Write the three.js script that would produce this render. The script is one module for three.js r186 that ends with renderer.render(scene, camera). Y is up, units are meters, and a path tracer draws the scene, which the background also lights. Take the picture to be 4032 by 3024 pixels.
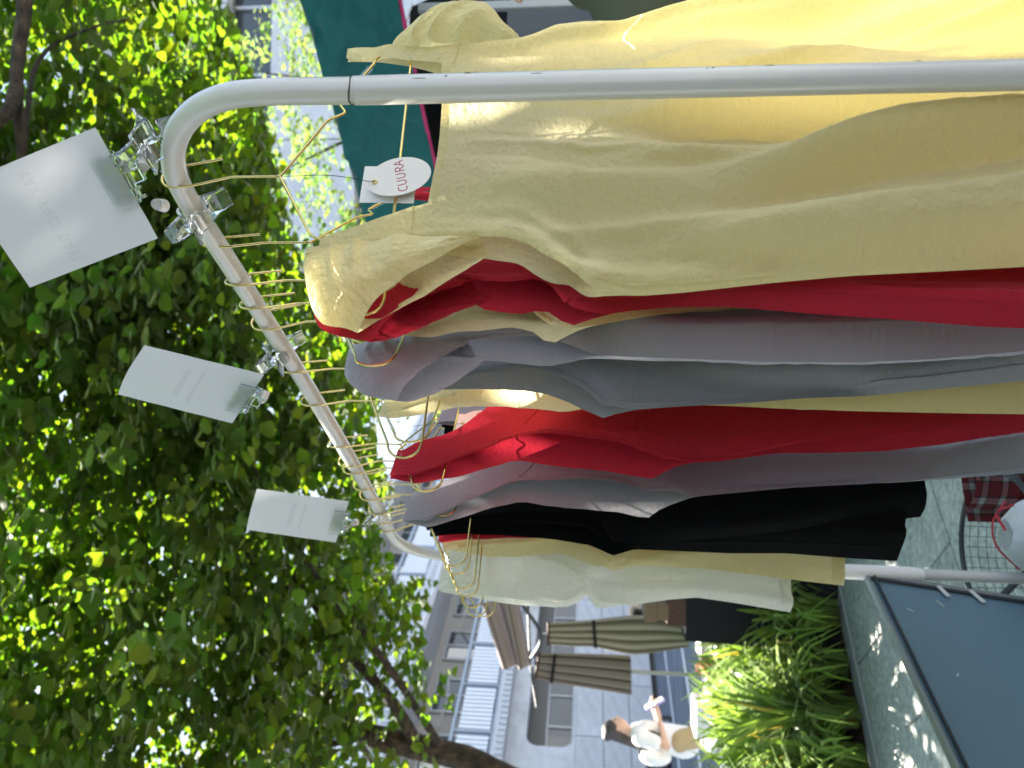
import * as THREE from 'three';
import { mergeGeometries } from 'three/addons/utils/BufferGeometryUtils.js';
import { ImprovedNoise } from 'three/addons/math/ImprovedNoise.js';
import { RoundedBoxGeometry } from 'three/addons/geometries/RoundedBoxGeometry.js';

// ---------------------------------------------------------------- camera, sky, sun, exposure
// The photograph is stored lying on its side: the world's up is the left of the frame.
const FPX = 768, PITCH = 5.7 * Math.PI / 180, ROLL = 0.015, EYE = new THREE.Vector3(0, 1.45, 0);
const scene = new THREE.Scene();
const camera = new THREE.PerspectiveCamera(53.13, 4 / 3, 0.05, 400);
const cF = new THREE.Vector3(0, Math.sin(PITCH), -Math.cos(PITCH));
const cU0 = new THREE.Vector3(0, Math.cos(PITCH), Math.sin(PITCH)), cR0 = new THREE.Vector3(1, 0, 0);
const cR = cR0.clone().multiplyScalar(Math.cos(ROLL)).addScaledVector(cU0, Math.sin(ROLL));
const cU = cU0.clone().multiplyScalar(Math.cos(ROLL)).addScaledVector(cR0, -Math.sin(ROLL));
camera.position.copy(EYE);
camera.quaternion.setFromRotationMatrix(new THREE.Matrix4().makeBasis(cU.clone().negate(), cR, cF.clone().negate()));
camera.focus = 0.95; camera.userData.fStop = 6;
scene.add(camera);

const renderer = new THREE.WebGLRenderer({ antialias: true });
renderer.toneMapping = THREE.LinearToneMapping;
renderer.toneMappingExposure = 7.9;
renderer.shadowMap.enabled = true;

const SUN = new THREE.Vector3(-0.30, 0.80, -0.52).normalize();      // towards the sun
{
  const W = 512, H = 256, data = new Float32Array(W * H * 4);
  for (let j = 0; j < H; j++) for (let i = 0; i < W; i++) {
    const el = (j + 0.5) / H * Math.PI - Math.PI / 2, az = (i + 0.5) / W * 2 * Math.PI - Math.PI;
    const d = [Math.cos(el) * Math.cos(az), Math.sin(el), Math.cos(el) * Math.sin(az)];
    const up = Math.max(0, d[1]), k = Math.pow(1 - up, 2.2);
    const c = d[0] * SUN.x + d[1] * SUN.y + d[2] * SUN.z, glow = 0.35 * Math.exp((c - 1) * 9);
    const o = (j * W + i) * 4;
    const low = el < 0 ? .2 : .58; data[o] = 0.12 + 0.27 * k + glow; data[o + 1] = 0.19 + 0.23 * k + glow; data[o + 2] = 0.33 + 0.13 * k + glow * 0.9; data[o + 3] = 1; for (let q = 0; q < 3; q++) data[o + q] *= low;
  }
  const sky = new THREE.DataTexture(data, W, H, THREE.RGBAFormat, THREE.FloatType);
  sky.mapping = THREE.EquirectangularReflectionMapping; sky.magFilter = THREE.LinearFilter; sky.needsUpdate = true;
  scene.background = sky; scene.environment = sky;
}
const sun = new THREE.DirectionalLight(new THREE.Color(1, 0.94, 0.84), 5);
sun.position.copy(SUN).multiplyScalar(40); sun.target.position.set(0, 0, -3);
sun.castShadow = true; Object.assign(sun.shadow.camera, { left: -25, right: 25, top: 25, bottom: -25, near: 1, far: 90 });
scene.add(sun, sun.target);

// ---------------------------------------------------------------- helpers
function mulberry(a) { return () => { a |= 0; a = a + 0x6D2B79F5 | 0; let t = Math.imul(a ^ a >>> 15, 1 | a); t = t + Math.imul(t ^ t >>> 7, 61 | t) ^ t; return ((t ^ t >>> 14) >>> 0) / 4294967296; }; }
const noiser = new ImprovedNoise(), V = (x, y, z) => new THREE.Vector3(x, y, z);
const N3 = (x, y, z) => noiser.noise(x, y, z);
const lerp = (a, b, t) => a + (b - a) * t, clamp = (x, a = 0, b = 1) => Math.min(b, Math.max(a, x));
const smooth = (a, b, x) => { const t = clamp((x - a) / (b - a)); return t * t * (3 - 2 * t); };
const RGB = (r, g, b) => new THREE.Color().setRGB(r, g, b);
// direction of sight through a pixel of the photograph (4032 x 3024), and the place where it meets a plane or a depth
function ray(x, y) { const u = 768 - y * 768 / 3024, v = x * 1024 / 4032; return cF.clone().addScaledVector(cR, (u - 384) / FPX).addScaledVector(cU, (512 - v) / FPX).normalize(); }
function onPlane(x, y, p0, n) { const d = ray(x, y), k = p0.clone().sub(EYE).dot(n) / d.dot(n); return EYE.clone().addScaledVector(d, k); }
function onHeight(x, y, h) { return onPlane(x, y, V(0, h, 0), V(0, 1, 0)); }
function atDepth(x, y, z) { const d = ray(x, y); return EYE.clone().addScaledVector(d, z / -d.z); }
function toPx(p) { const q = p.clone().sub(EYE), f = q.dot(cF); const u = 384 + FPX * q.dot(cR) / f, v = 512 - FPX * q.dot(cU) / f; return [v * 4032 / 1024, (768 - u) * 3024 / 768, f]; }
const names = {};
function numbered(n) { const k = names[n] = (names[n] ?? -1) + 1; return k ? n + '_' + String(k).padStart(3, '0') : n; }
function tag(o, label, category, group, kind) { if (label) o.userData.label = label; if (category) o.userData.category = category; if (group) o.userData.group = group; if (kind) o.userData.kind = kind; return o; }
function thing(name, label, category, pos = V(0, 0, 0), turn = 0, group) { const o = new THREE.Group(); o.name = numbered(name); o.position.copy(pos); o.rotation.y = turn; scene.add(o); return tag(o, label, category, group); }
function part(name, geo, mat, parent) { const g = Array.isArray(geo) ? (geo.length > 1 ? mergeGeometries(geo.map((q) => { const r = q.index ? q.toNonIndexed() : q; for (const k of Object.keys(r.attributes)) if (!['position', 'normal', 'uv'].includes(k)) r.deleteAttribute(k); return r; })) : geo[0]) : geo; const m = new THREE.Mesh(g, mat); m.name = parent === scene ? numbered(name) : name; m.castShadow = m.receiveShadow = true; parent.add(m); return m; }
function structure(name, geo, mat, label) { const m = part(name, geo, mat, scene); m.userData.kind = 'structure'; if (label) m.userData.label = label; return m; }
function std(o) { const m = new THREE.MeshPhysicalMaterial({ side: THREE.DoubleSide, roughness: 0.9, ...o }); return m; }
function box(w, h, d, x = 0, y = 0, z = 0, r = 0.004) { const g = new RoundedBoxGeometry(w, h, d, 1, Math.min(r, w * .45, h * .45, d * .45)); g.translate(x, y, z); return g; }
function sheet(nu, nv, fn, uv) { // grid surface, uv in metres unless given
  const p = [], t = [], ix = [];
  for (let j = 0; j <= nv; j++) for (let i = 0; i <= nu; i++) { const q = fn(i / nu, j / nv, i, j); p.push(q.x, q.y, q.z); const w = uv ? uv(i / nu, j / nv, q) : [q.x, q.y]; t.push(w[0], w[1]); }
  for (let j = 0; j < nv; j++) for (let i = 0; i < nu; i++) { const a = j * (nu + 1) + i, b = a + 1, c = a + nu + 1, d = c + 1; ix.push(a, c, b, b, c, d); }
  const g = new THREE.BufferGeometry(); g.setAttribute('position', new THREE.Float32BufferAttribute(p, 3)); g.setAttribute('uv', new THREE.Float32BufferAttribute(t, 2)); g.setIndex(ix); g.computeVertexNormals(); return g;
}
class Poly extends THREE.Curve { // a polyline with rounded corners
  constructor(pts, r = 0.006) { super(); this.c = new THREE.CurvePath(); let prev = pts[0];
    for (let i = 1; i < pts.length; i++) { const a = pts[i], nx = pts[i + 1]; if (!nx) { this.c.add(new THREE.LineCurve3(prev, a)); break; }
      const d1 = prev.clone().sub(a), d2 = nx.clone().sub(a), k = Math.min(r, d1.length() * .45, d2.length() * .45); const s = a.clone().addScaledVector(d1.normalize(), k), e = a.clone().addScaledVector(d2.normalize(), k);
      this.c.add(new THREE.LineCurve3(prev, s)); this.c.add(new THREE.QuadraticBezierCurve3(s, a, e)); prev = e; } }
  getPoint(t, o = new THREE.Vector3()) { return o.copy(this.c.getPoint(clamp(t, 0, 0.999999))); }
}
function wire(pts, r, seg = 40, rad = 6, corner = 0.006) { return new THREE.TubeGeometry(new Poly(pts, corner), seg, r, rad, false); }
function spline(pts, r, seg = 30, rad = 6) { return new THREE.TubeGeometry(new THREE.CatmullRomCurve3(pts), seg, r, rad, false); }
function taper(pts, r0, r1, seg = 16, rad = 8, lump = 0) { // tapered limb
  const c = new THREE.CatmullRomCurve3(pts), g = new THREE.TubeGeometry(c, seg, 1, rad, false), p = g.attributes.position, q = V(), s = V();
  for (let i = 0; i <= seg; i++) { c.getPointAt(i / seg, q); const r = lerp(r0, r1, i / seg);
    for (let j = 0; j <= rad; j++) { const k = i * (rad + 1) + j; s.fromBufferAttribute(p, k).sub(q).normalize(); const jj = j % rad; p.setXYZ(k, q.x + s.x * r * (1 + lump * N3(jj * 1.7, i * .6, 3)), q.y + s.y * r * (1 + lump * N3(jj * 1.7, i * .6, 9)), q.z + s.z * r * (1 + lump * N3(jj * 1.7, i * .6, 5))); } }
  g.computeVertexNormals(); return g;
}
function tex(n, fn, srgb) { const d = new Uint8Array(n * n * 4); for (let j = 0; j < n; j++) for (let i = 0; i < n; i++) { const c = fn(i / n, j / n, i, j), o = (j * n + i) * 4; for (let k = 0; k < 3; k++) d[o + k] = clamp(Array.isArray(c) ? c[k] : c) * 255; d[o + 3] = 255; }
  const t = new THREE.DataTexture(d, n, n, THREE.RGBAFormat); t.wrapS = t.wrapT = THREE.RepeatWrapping; t.magFilter = THREE.LinearFilter; if (srgb) t.colorSpace = THREE.SRGBColorSpace; t.needsUpdate = true; return t; }
// tiling noise: blends four shifted samples so that the tile has no seam
function tile(x, y, f, z, n = N3) { const a = 1 - x, b = 1 - y; return (n(x * f, y * f, z) * a * b + n((x - 1) * f, y * f, z) * x * b + n(x * f, (y - 1) * f, z) * a * y + n((x - 1) * f, (y - 1) * f, z) * x * y) / Math.sqrt(a * a * b * b + x * x * b * b + a * a * y * y + x * x * y * y); }

// ---------------------------------------------------------------- materials
const crinkle = tex(1024, (x, y) => { const r = (f, z, sx = 1) => 1 - 2 * Math.abs(tile(x, y, f, z, (a, b, c) => N3(a * sx, b, c))); return .30 + .22 * r(6, 1, 1.6) + .14 * r(15, 2) + .20 * tile(x, y, 44, 3) + .10 * tile(x, y, 110, 4); });
crinkle.repeat.set(4, 4);
const mottle = tex(256, (x, y) => { const v = .96 + .03 * tile(x, y, 7, 4) + .04 * tile(x, y, 37, 5); return [v, v, v * .99]; }, true);
mottle.repeat.set(3, 3);
function cloth(r, g, b, through = .35, bump = .0034) { return new THREE.MeshPhysicalMaterial({ color: RGB(r, g, b), roughness: 1, transmission: through, thickness: 0, side: THREE.DoubleSide, specularIntensity: .25, bumpMap: crinkle, bumpScale: bump, }); }
const M = {
  yellow: cloth(.83, .75, .45, .55), red: cloth(.45, .022, .042, .22, .0024), lavender: cloth(.45, .43, .48, .33, .0022), grey: cloth(.31, .315, .33, .22, .0022), black: cloth(.0055, .0055, .006, 0, .003),
  cream: cloth(.85, .84, .76, .52), paper: new THREE.MeshPhysicalMaterial({ color: RGB(.72, .71, .75), roughness: 1, transmission: .14, thickness: 0, side: THREE.DoubleSide, specularIntensity: .3 }),
  card: std({ color: RGB(.84, .81, .78), roughness: .6 }),
  gold: std({ color: RGB(.74, .57, .22), metalness: 1, roughness: .14 }), steel: std({ color: RGB(.75, .76, .78), metalness: 1, roughness: .12 }),
  enamel: std({ color: RGB(.60, .58, .545), roughness: .32, clearcoat: .7, clearcoatRoughness: .18 }), chip: std({ color: RGB(.05, .04, .035), roughness: .8 }),
  clear: new THREE.MeshPhysicalMaterial({ color: RGB(.97, .99, .98), roughness: .04, transmission: 1, thickness: .003, ior: 1.5, side: THREE.DoubleSide }),
  pane: new THREE.MeshPhysicalMaterial({ color: RGB(.96, .98, .97), roughness: .05, transmission: 1, thickness: 0, ior: 1.5, side: THREE.DoubleSide }),
  nylon: new THREE.MeshPhysicalMaterial({ color: RGB(.86, .82, .80), roughness: .45, transmission: 0, side: THREE.DoubleSide, clearcoat: .3 }),
  navy: std({ color: RGB(.02, .025, .05) }),
};
// ---------------------------------------------------------------- ground: granite pavement, planting bed, street
const STREET = -.30;
const granite = tex(512, (x, y) => { const a = tile(x, y, 9, 1), b = tile(x, y, 34, 2), c = tile(x, y, 90, 3); const v = .78 + .06 * a + .15 * b + .12 * c; return [v * .985, v, v * .985]; }, true);
const asphaltT = tex(256, (x, y) => { const v = .5 + .10 * tile(x, y, 5, 1) + .16 * tile(x, y, 60, 2); return [v * .96, v, v * 1.04]; }, true); asphaltT.repeat.set(.4, .4);
const concreteT = tex(512, (x, y) => { const v = .86 + .07 * tile(x, y, 4, 7) + .05 * tile(x, y, 20, 8) + .04 * tile(x, y, 90, 9); return [v * .97, v * .985, v]; }, true); concreteT.repeat.set(.25, .25);
const soilT = tex(256, (x, y) => { const v = .5 + .3 * tile(x, y, 14, 1) + .3 * tile(x, y, 50, 2); return [v, v * .82, v * .62]; }, true); soilT.repeat.set(3, 3);
Object.assign(M, {
  granite: [0, 1, 2].map((k) => { const t = granite.clone(); t.offset.set(k * .31, k * .57); t.needsUpdate = true; return std({ color: RGB(.78 + .03 * k, .77 + .03 * k, .74 + .03 * k), map: t, roughness: .7, bumpMap: t, bumpScale: .0001 }); }),
  joint: std({ color: RGB(.22, .22, .21) }), asphalt: std({ color: RGB(.62, .65, .72), map: asphaltT, bumpMap: asphaltT, bumpScale: .004, roughness: .9 }),
  lineWhite: std({ color: RGB(.78, .79, .80), roughness: .7 }), soil: std({ color: RGB(.32, .27, .22), map: soilT, bumpMap: soilT, bumpScale: .03 }),
  kerb: std({ color: RGB(.62, .60, .56), map: concreteT, roughness: .85 }),
  facade: std({ color: RGB(.74, .75, .78), map: concreteT, roughness: .85, bumpMap: concreteT, bumpScale: .004 }),
});
// planting bed: its front edge from the photograph; the pavement ends there, the street lies lower behind it
const BE0 = V(-1.893, 0, -4.066), BE1 = V(-1.212, 0, -4.643), BD = BE1.clone().sub(BE0).normalize(), BN = V(BD.z, 0, -BD.x); // BN points away from the camera
if (BN.z > 0) BN.negate();
const bed = (a, c, y = 0) => BE0.clone().addScaledVector(BD, a).addScaledVector(BN, c).setY(y);
const BEDW = 1.25;
{
  const quad = (a0, a1, c0, c1, y, n = 1) => sheet(n, n, (i, j) => bed(lerp(a0, a1, i), lerp(c0, c1, j), y), (i, j, q) => [q.x, q.z]);
  const floor = structure('pavement', quad(-30, 30, -.004, -40, -.012), M.joint, 'grey granite slab pavement under the garment rack');
  const rnd = mulberry(5), SL = .90, SW = .45, slabG = [0, 1, 2].map(() => { const g = box(SL - .012, .05, SW - .012, 0, -.025, 0, .004); const uv = g.attributes.uv, p = g.attributes.position, o = [rnd() * 9, rnd() * 9]; for (let i = 0; i < uv.count; i++) uv.setXY(i, p.getX(i) + o[0], p.getZ(i) + o[1]); return g; });
  const turn = Math.atan2(-BD.z, BD.x);
  for (let r = 0; r < 9; r++) for (let k = -6; k < 8; k++) { const p = bed((k + (r % 2) * .5) * SL, -.108 - (r + .5) * SW, -.0005 - .001 * rnd()); if (p.z > -1.0) continue; const m = part('slab', slabG[(r * 7 + k * 3 + 21) % 3], M.granite[(r * 5 + k * 2 + 20) % 3], floor); m.position.copy(p); m.rotation.y = turn; }
  for (let k = -4; k < 6; k++) { const m = part('kerb_stone', box(.996, .13, .10, 0, -.064, 0, .004), M.kerb, floor); m.position.copy(bed(k + .3, -.056, .004)); m.rotation.y = turn; }
  structure('planting_bed_soil', sheet(60, 14, (i, j) => { const q = bed(lerp(-8, 8, i), lerp(0, BEDW, j), 0); q.y = .03 + .03 * N3(q.x * 6, q.z * 6, 1) - .04 * Math.pow(2 * j - 1, 4); return q; }, (i, j, q) => [q.x, q.z]), M.soil, 'dark brown soil of the planting bed');
  const wall = thing('retaining_wall', 'low concrete edge behind the planting bed, dropping to the street', 'wall', bed(0, BEDW + .06, 0), turn); part('wall', box(40, .36, .10, 0, -.17, 0, .01), M.kerb, wall);
  structure('road', sheet(2, 2, (i, j) => bed(lerp(-60, 60, i), lerp(BEDW, 70, j), STREET), (i, j, q) => [q.x, q.z]), M.asphalt, 'blue grey asphalt street beyond the planting bed');
}
// ---------------------------------------------------------------- the garment rack
const B0 = atDepth(125 * 3.9375, (768 - 672) * 3.9375, .72), B1 = onHeight(404 * 3.9375, (768 - 213) * 3.9375, B0.y);
const DIR = B1.clone().sub(B0).normalize(), ALPHA = Math.atan2(-DIR.x, -DIR.z), RACKLEN = B1.distanceTo(B0), PIPE = .0128;
const onBar = (t) => B0.clone().addScaledVector(DIR, t);
{
  const rack = thing('garment_rack', 'white enamelled tube garment rack carrying the coloured dresses', 'garment rack', V(B0.x, 0, B0.z), ALPHA);
  // local axes: x across the rail, y up, -z along the rail
  const H = B0.y, L = RACKLEN, P = (z, y) => V(0, y, z);
  const R = .135, pts = [P(0, H - .232)];
  for (let i = 0; i <= 12; i++) { const a = i / 12 * Math.PI / 2; pts.push(P(-R + R * Math.cos(a), H - R + R * Math.sin(a))); }
  for (let i = 1; i < 12; i++) pts.push(P(lerp(-R, -L + R, i / 12), H - .010 * Math.sin(Math.PI * i / 12)));
  for (let i = 0; i <= 12; i++) { const a = Math.PI / 2 + i / 12 * Math.PI / 2; pts.push(P(-L + R + R * Math.cos(a), H - R + R * Math.sin(a))); }
  pts.push(P(-L, H - .30));
  part('top_rail', new THREE.TubeGeometry(new THREE.CatmullRomCurve3(pts, false, 'chordal'), 220, PIPE, 20, false), M.enamel, rack);
  const post = (z, top, r) => new THREE.LatheGeometry([[r * .2, 0], [r, 0], [r, top - .012], [r * 1.0, top - .006], [r * .90, top]].map((p) => new THREE.Vector2(...p)), 24).translate(0, .05, z);
  part('post', post(0, H - .232 - .05, PIPE * 1.06), M.enamel, rack);
  part('post', post(-L, H - .62 - .05, PIPE * 1.06), M.enamel, rack);
  part('post', new THREE.CylinderGeometry(PIPE * .98, PIPE * .98, .4, 20).translate(0, H - .48, -L), M.enamel, rack);
  part('sleeve', new THREE.LatheGeometry([[PIPE * 1.06, .62], [PIPE * 1.32, .64], [PIPE * 1.42, .72], [PIPE * 1.42, 1.0], [PIPE, 1.02]].map((p) => new THREE.Vector2(...p)), 24).translate(0, .03, -L), M.nylon, rack);
  // the seam of the near post, a groove with worn paint, and chips
  const seam = []; for (let i = 0; i <= 40; i++) { const a = i / 40 * 2 * Math.PI; seam.push(V(Math.cos(a) * PIPE * 1.0, H - .2315 + .0016 * Math.sin(a * 2 + 1) + .0006 * N3(a * 3, 1, 1), Math.sin(a) * PIPE * 1.0)); }
  part('seam', new THREE.TubeGeometry(new THREE.CatmullRomCurve3(seam, true), 80, .00075, 6, true), M.chip, rack);
  const lip = []; for (let i = 0; i <= 40; i++) { const a = i / 40 * 2 * Math.PI; lip.push(V(Math.cos(a) * PIPE * .965, H - .2345, Math.sin(a) * PIPE * .965)); }
  part('joint_ring', new THREE.TubeGeometry(new THREE.CatmullRomCurve3(lip, true), 60, .0013, 8, true), M.enamel, rack);
  for (const [a, y, w, h] of [[1.15, .345, .0016, .0036], [1.55, .325, .0009, .0014], [.85, .352, .0006, .003], [1.35, .57, .0007, .0014], [1.45, .565, .0006, .0009], [1.0, .29, .0003, .004], [1.5, .41, .0003, .006], [1.2, .62, .0003, .005], [.9, .75, .0004, .003], [1.7, .30, .0003, .007]]) {
    const rr = PIPE * 1.06, g = new THREE.SphereGeometry(1, 8, 6); g.scale(.0004, h, w); g.rotateY(-a); g.translate(Math.cos(a) * rr, H - y, Math.sin(a) * rr); part('paint_chip', g, M.chip, rack);
  }
  for (const z of [0, -L]) { part('foot', [spline([V(-.22, .03, z), V(0, .055, z), V(.22, .03, z)], PIPE, 16, 12)], M.enamel, rack); for (const x of [-.22, .22]) part('caster', new THREE.TorusGeometry(.018, .01, 8, 16).translate(x, .028, z), M.navy, rack); }
}
// ---------------------------------------------------------------- hangers
const WIRE = .0016;
const hookPts = [V(.030, -.052, 0), V(.021, -.016, 0)];
for (let i = 0; i <= 10; i++) { const a = lerp(-.15, Math.PI * 1.02, i / 10); hookPts.push(V(Math.cos(a) * .0158 * (a < .6 ? 1.15 : 1), Math.sin(a) * .0158 - .001, 0)); }
hookPts.push(V(-.0135, -.022, 0), V(-.003, -.056, 0), V(0, -.066, 0), V(0, -.118, 0));
const hookGeo = new THREE.TubeGeometry(new Poly(hookPts, .004), 64, WIRE, 7, false);
const half = (k) => { const o = [V(0, -.122, 0), V(k * .092, -.166, 0), V(k * .104, -.186, 0), V(k * .120, -.176, 0), V(k * .187, -.210, 0)]; for (let i = 1; i < 7; i++) { const a = Math.PI / 2 - i / 7 * Math.PI; o.push(V(k * (.187 + .021 * Math.cos(a)), -.232 + .022 * Math.sin(a), 0)); } o.push(V(k * .185, -.254, 0)); return o; };
const frameL = half(-1), frameR = half(1).reverse();
const hangerFrameGeo = new THREE.TubeGeometry(new Poly([...frameR, V(0, -.1215, 0)], .004), 70, WIRE, 6, false), hangerFrameGeo2 = new THREE.TubeGeometry(new Poly([V(0, -.1215, 0), ...frameL.slice(1), ], .004), 70, WIRE, 6, false);
const barGeo = new THREE.TubeGeometry(new Poly([V(-.1852, -.254, 0), V(.1852, -.254, 0)]), 8, WIRE, 6, false);
const sleeveGeo = (k) => { const g = []; const a = V(k * .128, -.180, 0), b = V(k * .182, -.2075, 0); g.push(wire([a, b], .0032, 12, 8)); for (let i = 0; i < 4; i++) { const c = a.clone().lerp(b, .15 + i * .24), t = new THREE.TorusGeometry(.0032, .0003, 4, 10); t.rotateY(Math.PI / 2); t.rotateZ(-k * .47); t.translate(c.x, c.y, 0); g.push(t); } return g; };
function makeHanger(t, yaw, label, tip = 0, wide = 1) {
  const h = thing('wire_hanger', label, 'clothes hanger', onBar(t), ALPHA + yaw, 'brass wire hangers on the rail'); h.rotation.z = tip; h.scale.x = wide;
  part('hook', hookGeo, M.gold, h); part('frame', [hangerFrameGeo, hangerFrameGeo2, barGeo], M.gold, h);
  part('collar', new THREE.SphereGeometry(.0026, 8, 6).translate(0, -.1205, 0), M.gold, h);
  for (const k of [-1, 1]) part('plastic_sleeve', sleeveGeo(k), M.pane, h);
  return h;
}
// ---------------------------------------------------------------- dresses
function curveY(pts) { // s as a function of height, from points in any order
  const a = pts.slice().sort((p, q) => q[1] - p[1]);
  return (y) => { if (y >= a[0][1]) return a[0][0]; for (let i = 1; i < a.length; i++) if (y >= a[i][1]) { const k = (y - a[i][1]) / (a[i - 1][1] - a[i][1] || 1e-6); return lerp(a[i][0], a[i - 1][0], k); } return a.at(-1)[0] + (a.at(-1)[0] - a.at(-2)[0]) / (a.at(-1)[1] - a.at(-2)[1] - 1e-6) * (y - a.at(-1)[1]) * .6; };
}
function soften(f, w = .006) { return (y) => (f(y - w) + f(y - w / 2) + 2 * f(y) + f(y + w / 2) + f(y + w)) / 6; }
const gauss = (x, wl, wr) => { const k = x / (x < 0 ? wl : wr); return Math.exp(-k * k); };
function makeDress(o) {
  const yaw = o.yaw || 0, P0 = onBar(o.t), nn = V(Math.sin(ALPHA + yaw), 0, Math.cos(ALPHA + yaw)), ww = V(Math.cos(ALPHA + yaw), 0, -Math.sin(ALPHA + yaw));
  const loc = ([x, y]) => { const p = onPlane(x, y, P0, nn).sub(P0); return [p.dot(ww), p.y]; };
  const g = thing('dress', o.label, o.category || 'dress', P0, ALPHA + yaw);
  const hem = o.hem, yN = o.neck ?? -.30, top = o.top ?? -.176, under = o.under ?? -.45;
  const Lo = soften(curveY(o.L.map(loc))), Li = o.Li ? soften(curveY(o.Li.map(loc))) : () => -.078;
  const Ro = o.R ? soften(curveY(o.R.map(loc))) : (y) => { const r = -Lo(y) * (o.mirror ?? .9); return o.strapR ? lerp(o.strapR[1], r, smooth(-.22, -.42, y)) : r; }, Ri = o.Ri ? soften(curveY(o.Ri.map(loc))) : (y) => o.strapR ? o.strapR[0] : .08;
  const fat = o.fat ?? .026, seed = o.seed || 1, folds = (o.folds || []).map((f) => ({ ...f, c: soften(curveY(f.at.map(loc)), .03) }));
  const thick = (y, back) => lerp(.004, fat, smooth(top + .0, top - .30, y)) + (back ? 0 : (o.flare ?? .01) * smooth(under, hem, y));
  const ar = mulberry(seed * 977), auto = Array.from({ length: o.nPleat ?? 9 }, (_, k) => ({ c: (k + .2 + .6 * ar()) / (o.nPleat ?? 9), a: (ar() < .35 ? -1 : 1) * (.5 + ar()), wl: .010 + .035 * ar(), wr: .010 + .035 * ar(), w1: 3 + 4 * ar(), w2: 3 + 5 * ar(), ph: ar() * 6 }));
  const q = (s, y, xi, back) => {
    const e = smooth(under + .03, under - .05, y), p = 1 - e * Math.pow(Math.abs(2 * xi - 1), o.sharp ?? 3.2);
    let d = thick(y, back) * p; const rollTop = smooth(top, top - .02, y); d = d * rollTop + .0022 * (1 - rollTop);
    if (!back) for (const f of folds) { const k = smooth(f.y0 ?? 0, (f.y0 ?? 0) - (f.fade ?? .15), y) * (f.y1 ? smooth(f.y1, f.y1 + .1, y) : 1); d += f.a * (o.fs ?? 1.6) * k * gauss(s - f.c(y), f.wl, f.wr) * (p > .02 ? 1 : p * 50); }
    if (!back) { const env = (o.pleat ?? .0055) * smooth(yN + .03, yN - .30, y) * clamp(p * 2.5); for (const f of auto) { const x = xi - f.c - .03 * Math.sin(y * f.w1 + f.ph); d += env * f.a * gauss(x, f.wl, f.wr) * (.55 + .45 * Math.sin(y * f.w2 + f.ph)); } }
    const edge = clamp(p * 3);
    d += edge * ((o.wave ?? .004) * smooth(top - .05, under, y) * N3(s * 14 + seed, y * 1.6, seed * 3.1) + .0020 * N3(s * 30, y * 9 + seed, seed) + .0016 * N3(s * 22 + y * 30, y * 34, seed + 7) + .0007 * N3(s * 90, y * 70, seed + 9));
    return back ? -d : d;
  };
  const NS = o.fine ? 12 : 6, NM = o.fine ? 90 : 26, R1 = o.fine ? 44 : 16, R2 = o.fine ? 190 : 60;
  const xL = (Li(yN) - Lo(yN)) / (Ro(yN) - Lo(yN)), xR = (Ri(yN) - Lo(yN)) / (Ro(yN) - Lo(yN));
  const build = (back) => {
    const ex = back ? (y) => (o.backOut ?? .008) * smooth(top, top - .1, y) * (1 - smooth(under + .05, under, y)) : () => 0, yNb = yN + (back ? (o.backNeck ?? -.02) : 0);
    const sag = (xi) => (o.sag ?? .012) * Math.sin(Math.PI * clamp((xi - xL) / (xR - xL)));
    const pt = (xi, y) => { const a = Lo(y) - ex(y), b = Ro(y) + ex(y); const s = lerp(a, b, xi); return V(s, y, q(s, y, xi, back)); };
    const strap = (side) => sheet(NS, R1, (i, j) => { const y = lerp(top + (o.topTilt || 0) * (side < 0 ? 1 - i : i), yNb, j); const a = side < 0 ? Lo(y) - ex(y) : Ri(y), b = side < 0 ? Li(y) : Ro(y) + ex(y), s = lerp(a, b, i); const xi = side < 0 ? i * xL : lerp(xR, 1, i); const z = q(s, y, xi, back); return V(s, y, z); });
    const xs = []; for (let i = 0; i < NS; i++) xs.push(i / NS * xL); for (let i = 0; i < NM; i++) xs.push(lerp(xL, xR, i / NM)); for (let i = 0; i <= NS; i++) xs.push(lerp(xR, 1, i / NS));
    const body = sheet(xs.length - 1, R2, (u, v, i, j) => { const xi = xs[i], k = j / R2, y = lerp(yNb - sag(xi), hem + (o.hemTilt || 0) * (xi - .5) + .004 * N3(xi * 9, seed, 2), k); return pt(xi, y); });
    return [strap(-1), strap(1), body];
  };
  part('front_panel', build(false), o.mat, g); part('back_panel', build(true), o.mat, g);
  // a strip that lies on the front: binding, seam, hem
  const strip = (name, line, w, lift, n = 60, back = false) => { const c = line.map(([s, y]) => new THREE.Vector2(s, y)), cv = new THREE.SplineCurve(c);
    const gg = sheet(3, n, (i, j) => { const p = cv.getPointAt(j), tt = cv.getTangentAt(j), off = (i - .5) * w; const s = p.x - tt.y * off, y = p.y + tt.x * off, xi = (s - Lo(y)) / (Ro(y) - Lo(y)); return V(s, y, q(s, y, clamp(xi), back) + (back ? -1 : 1) * (lift * (1 - Math.pow(2 * i - 1, 4) * .8) + .0004 * N3(j * 90, i * 2, seed))); }); return part(name, gg, o.mat, g); };
  const edgeLine = (f, y0, y1, inset, n = 14) => { const a = []; for (let i = 0; i <= n; i++) { const y = lerp(y0, y1, i / n); a.push([f(y) + inset, y]); } return a; };
  if (o.bind !== false) strip('armhole_binding', edgeLine(Lo, top - .03, under, .0045), .009, .0018);
  if (o.neckBind) strip('neck_binding', Array.from({ length: 13 }, (_, i) => { const k = i / 12; return [lerp(Li(yN), Ri(yN), k), yN - (o.sag ?? .012) * Math.sin(Math.PI * k) - .0045]; }), .009, .0010);
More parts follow.
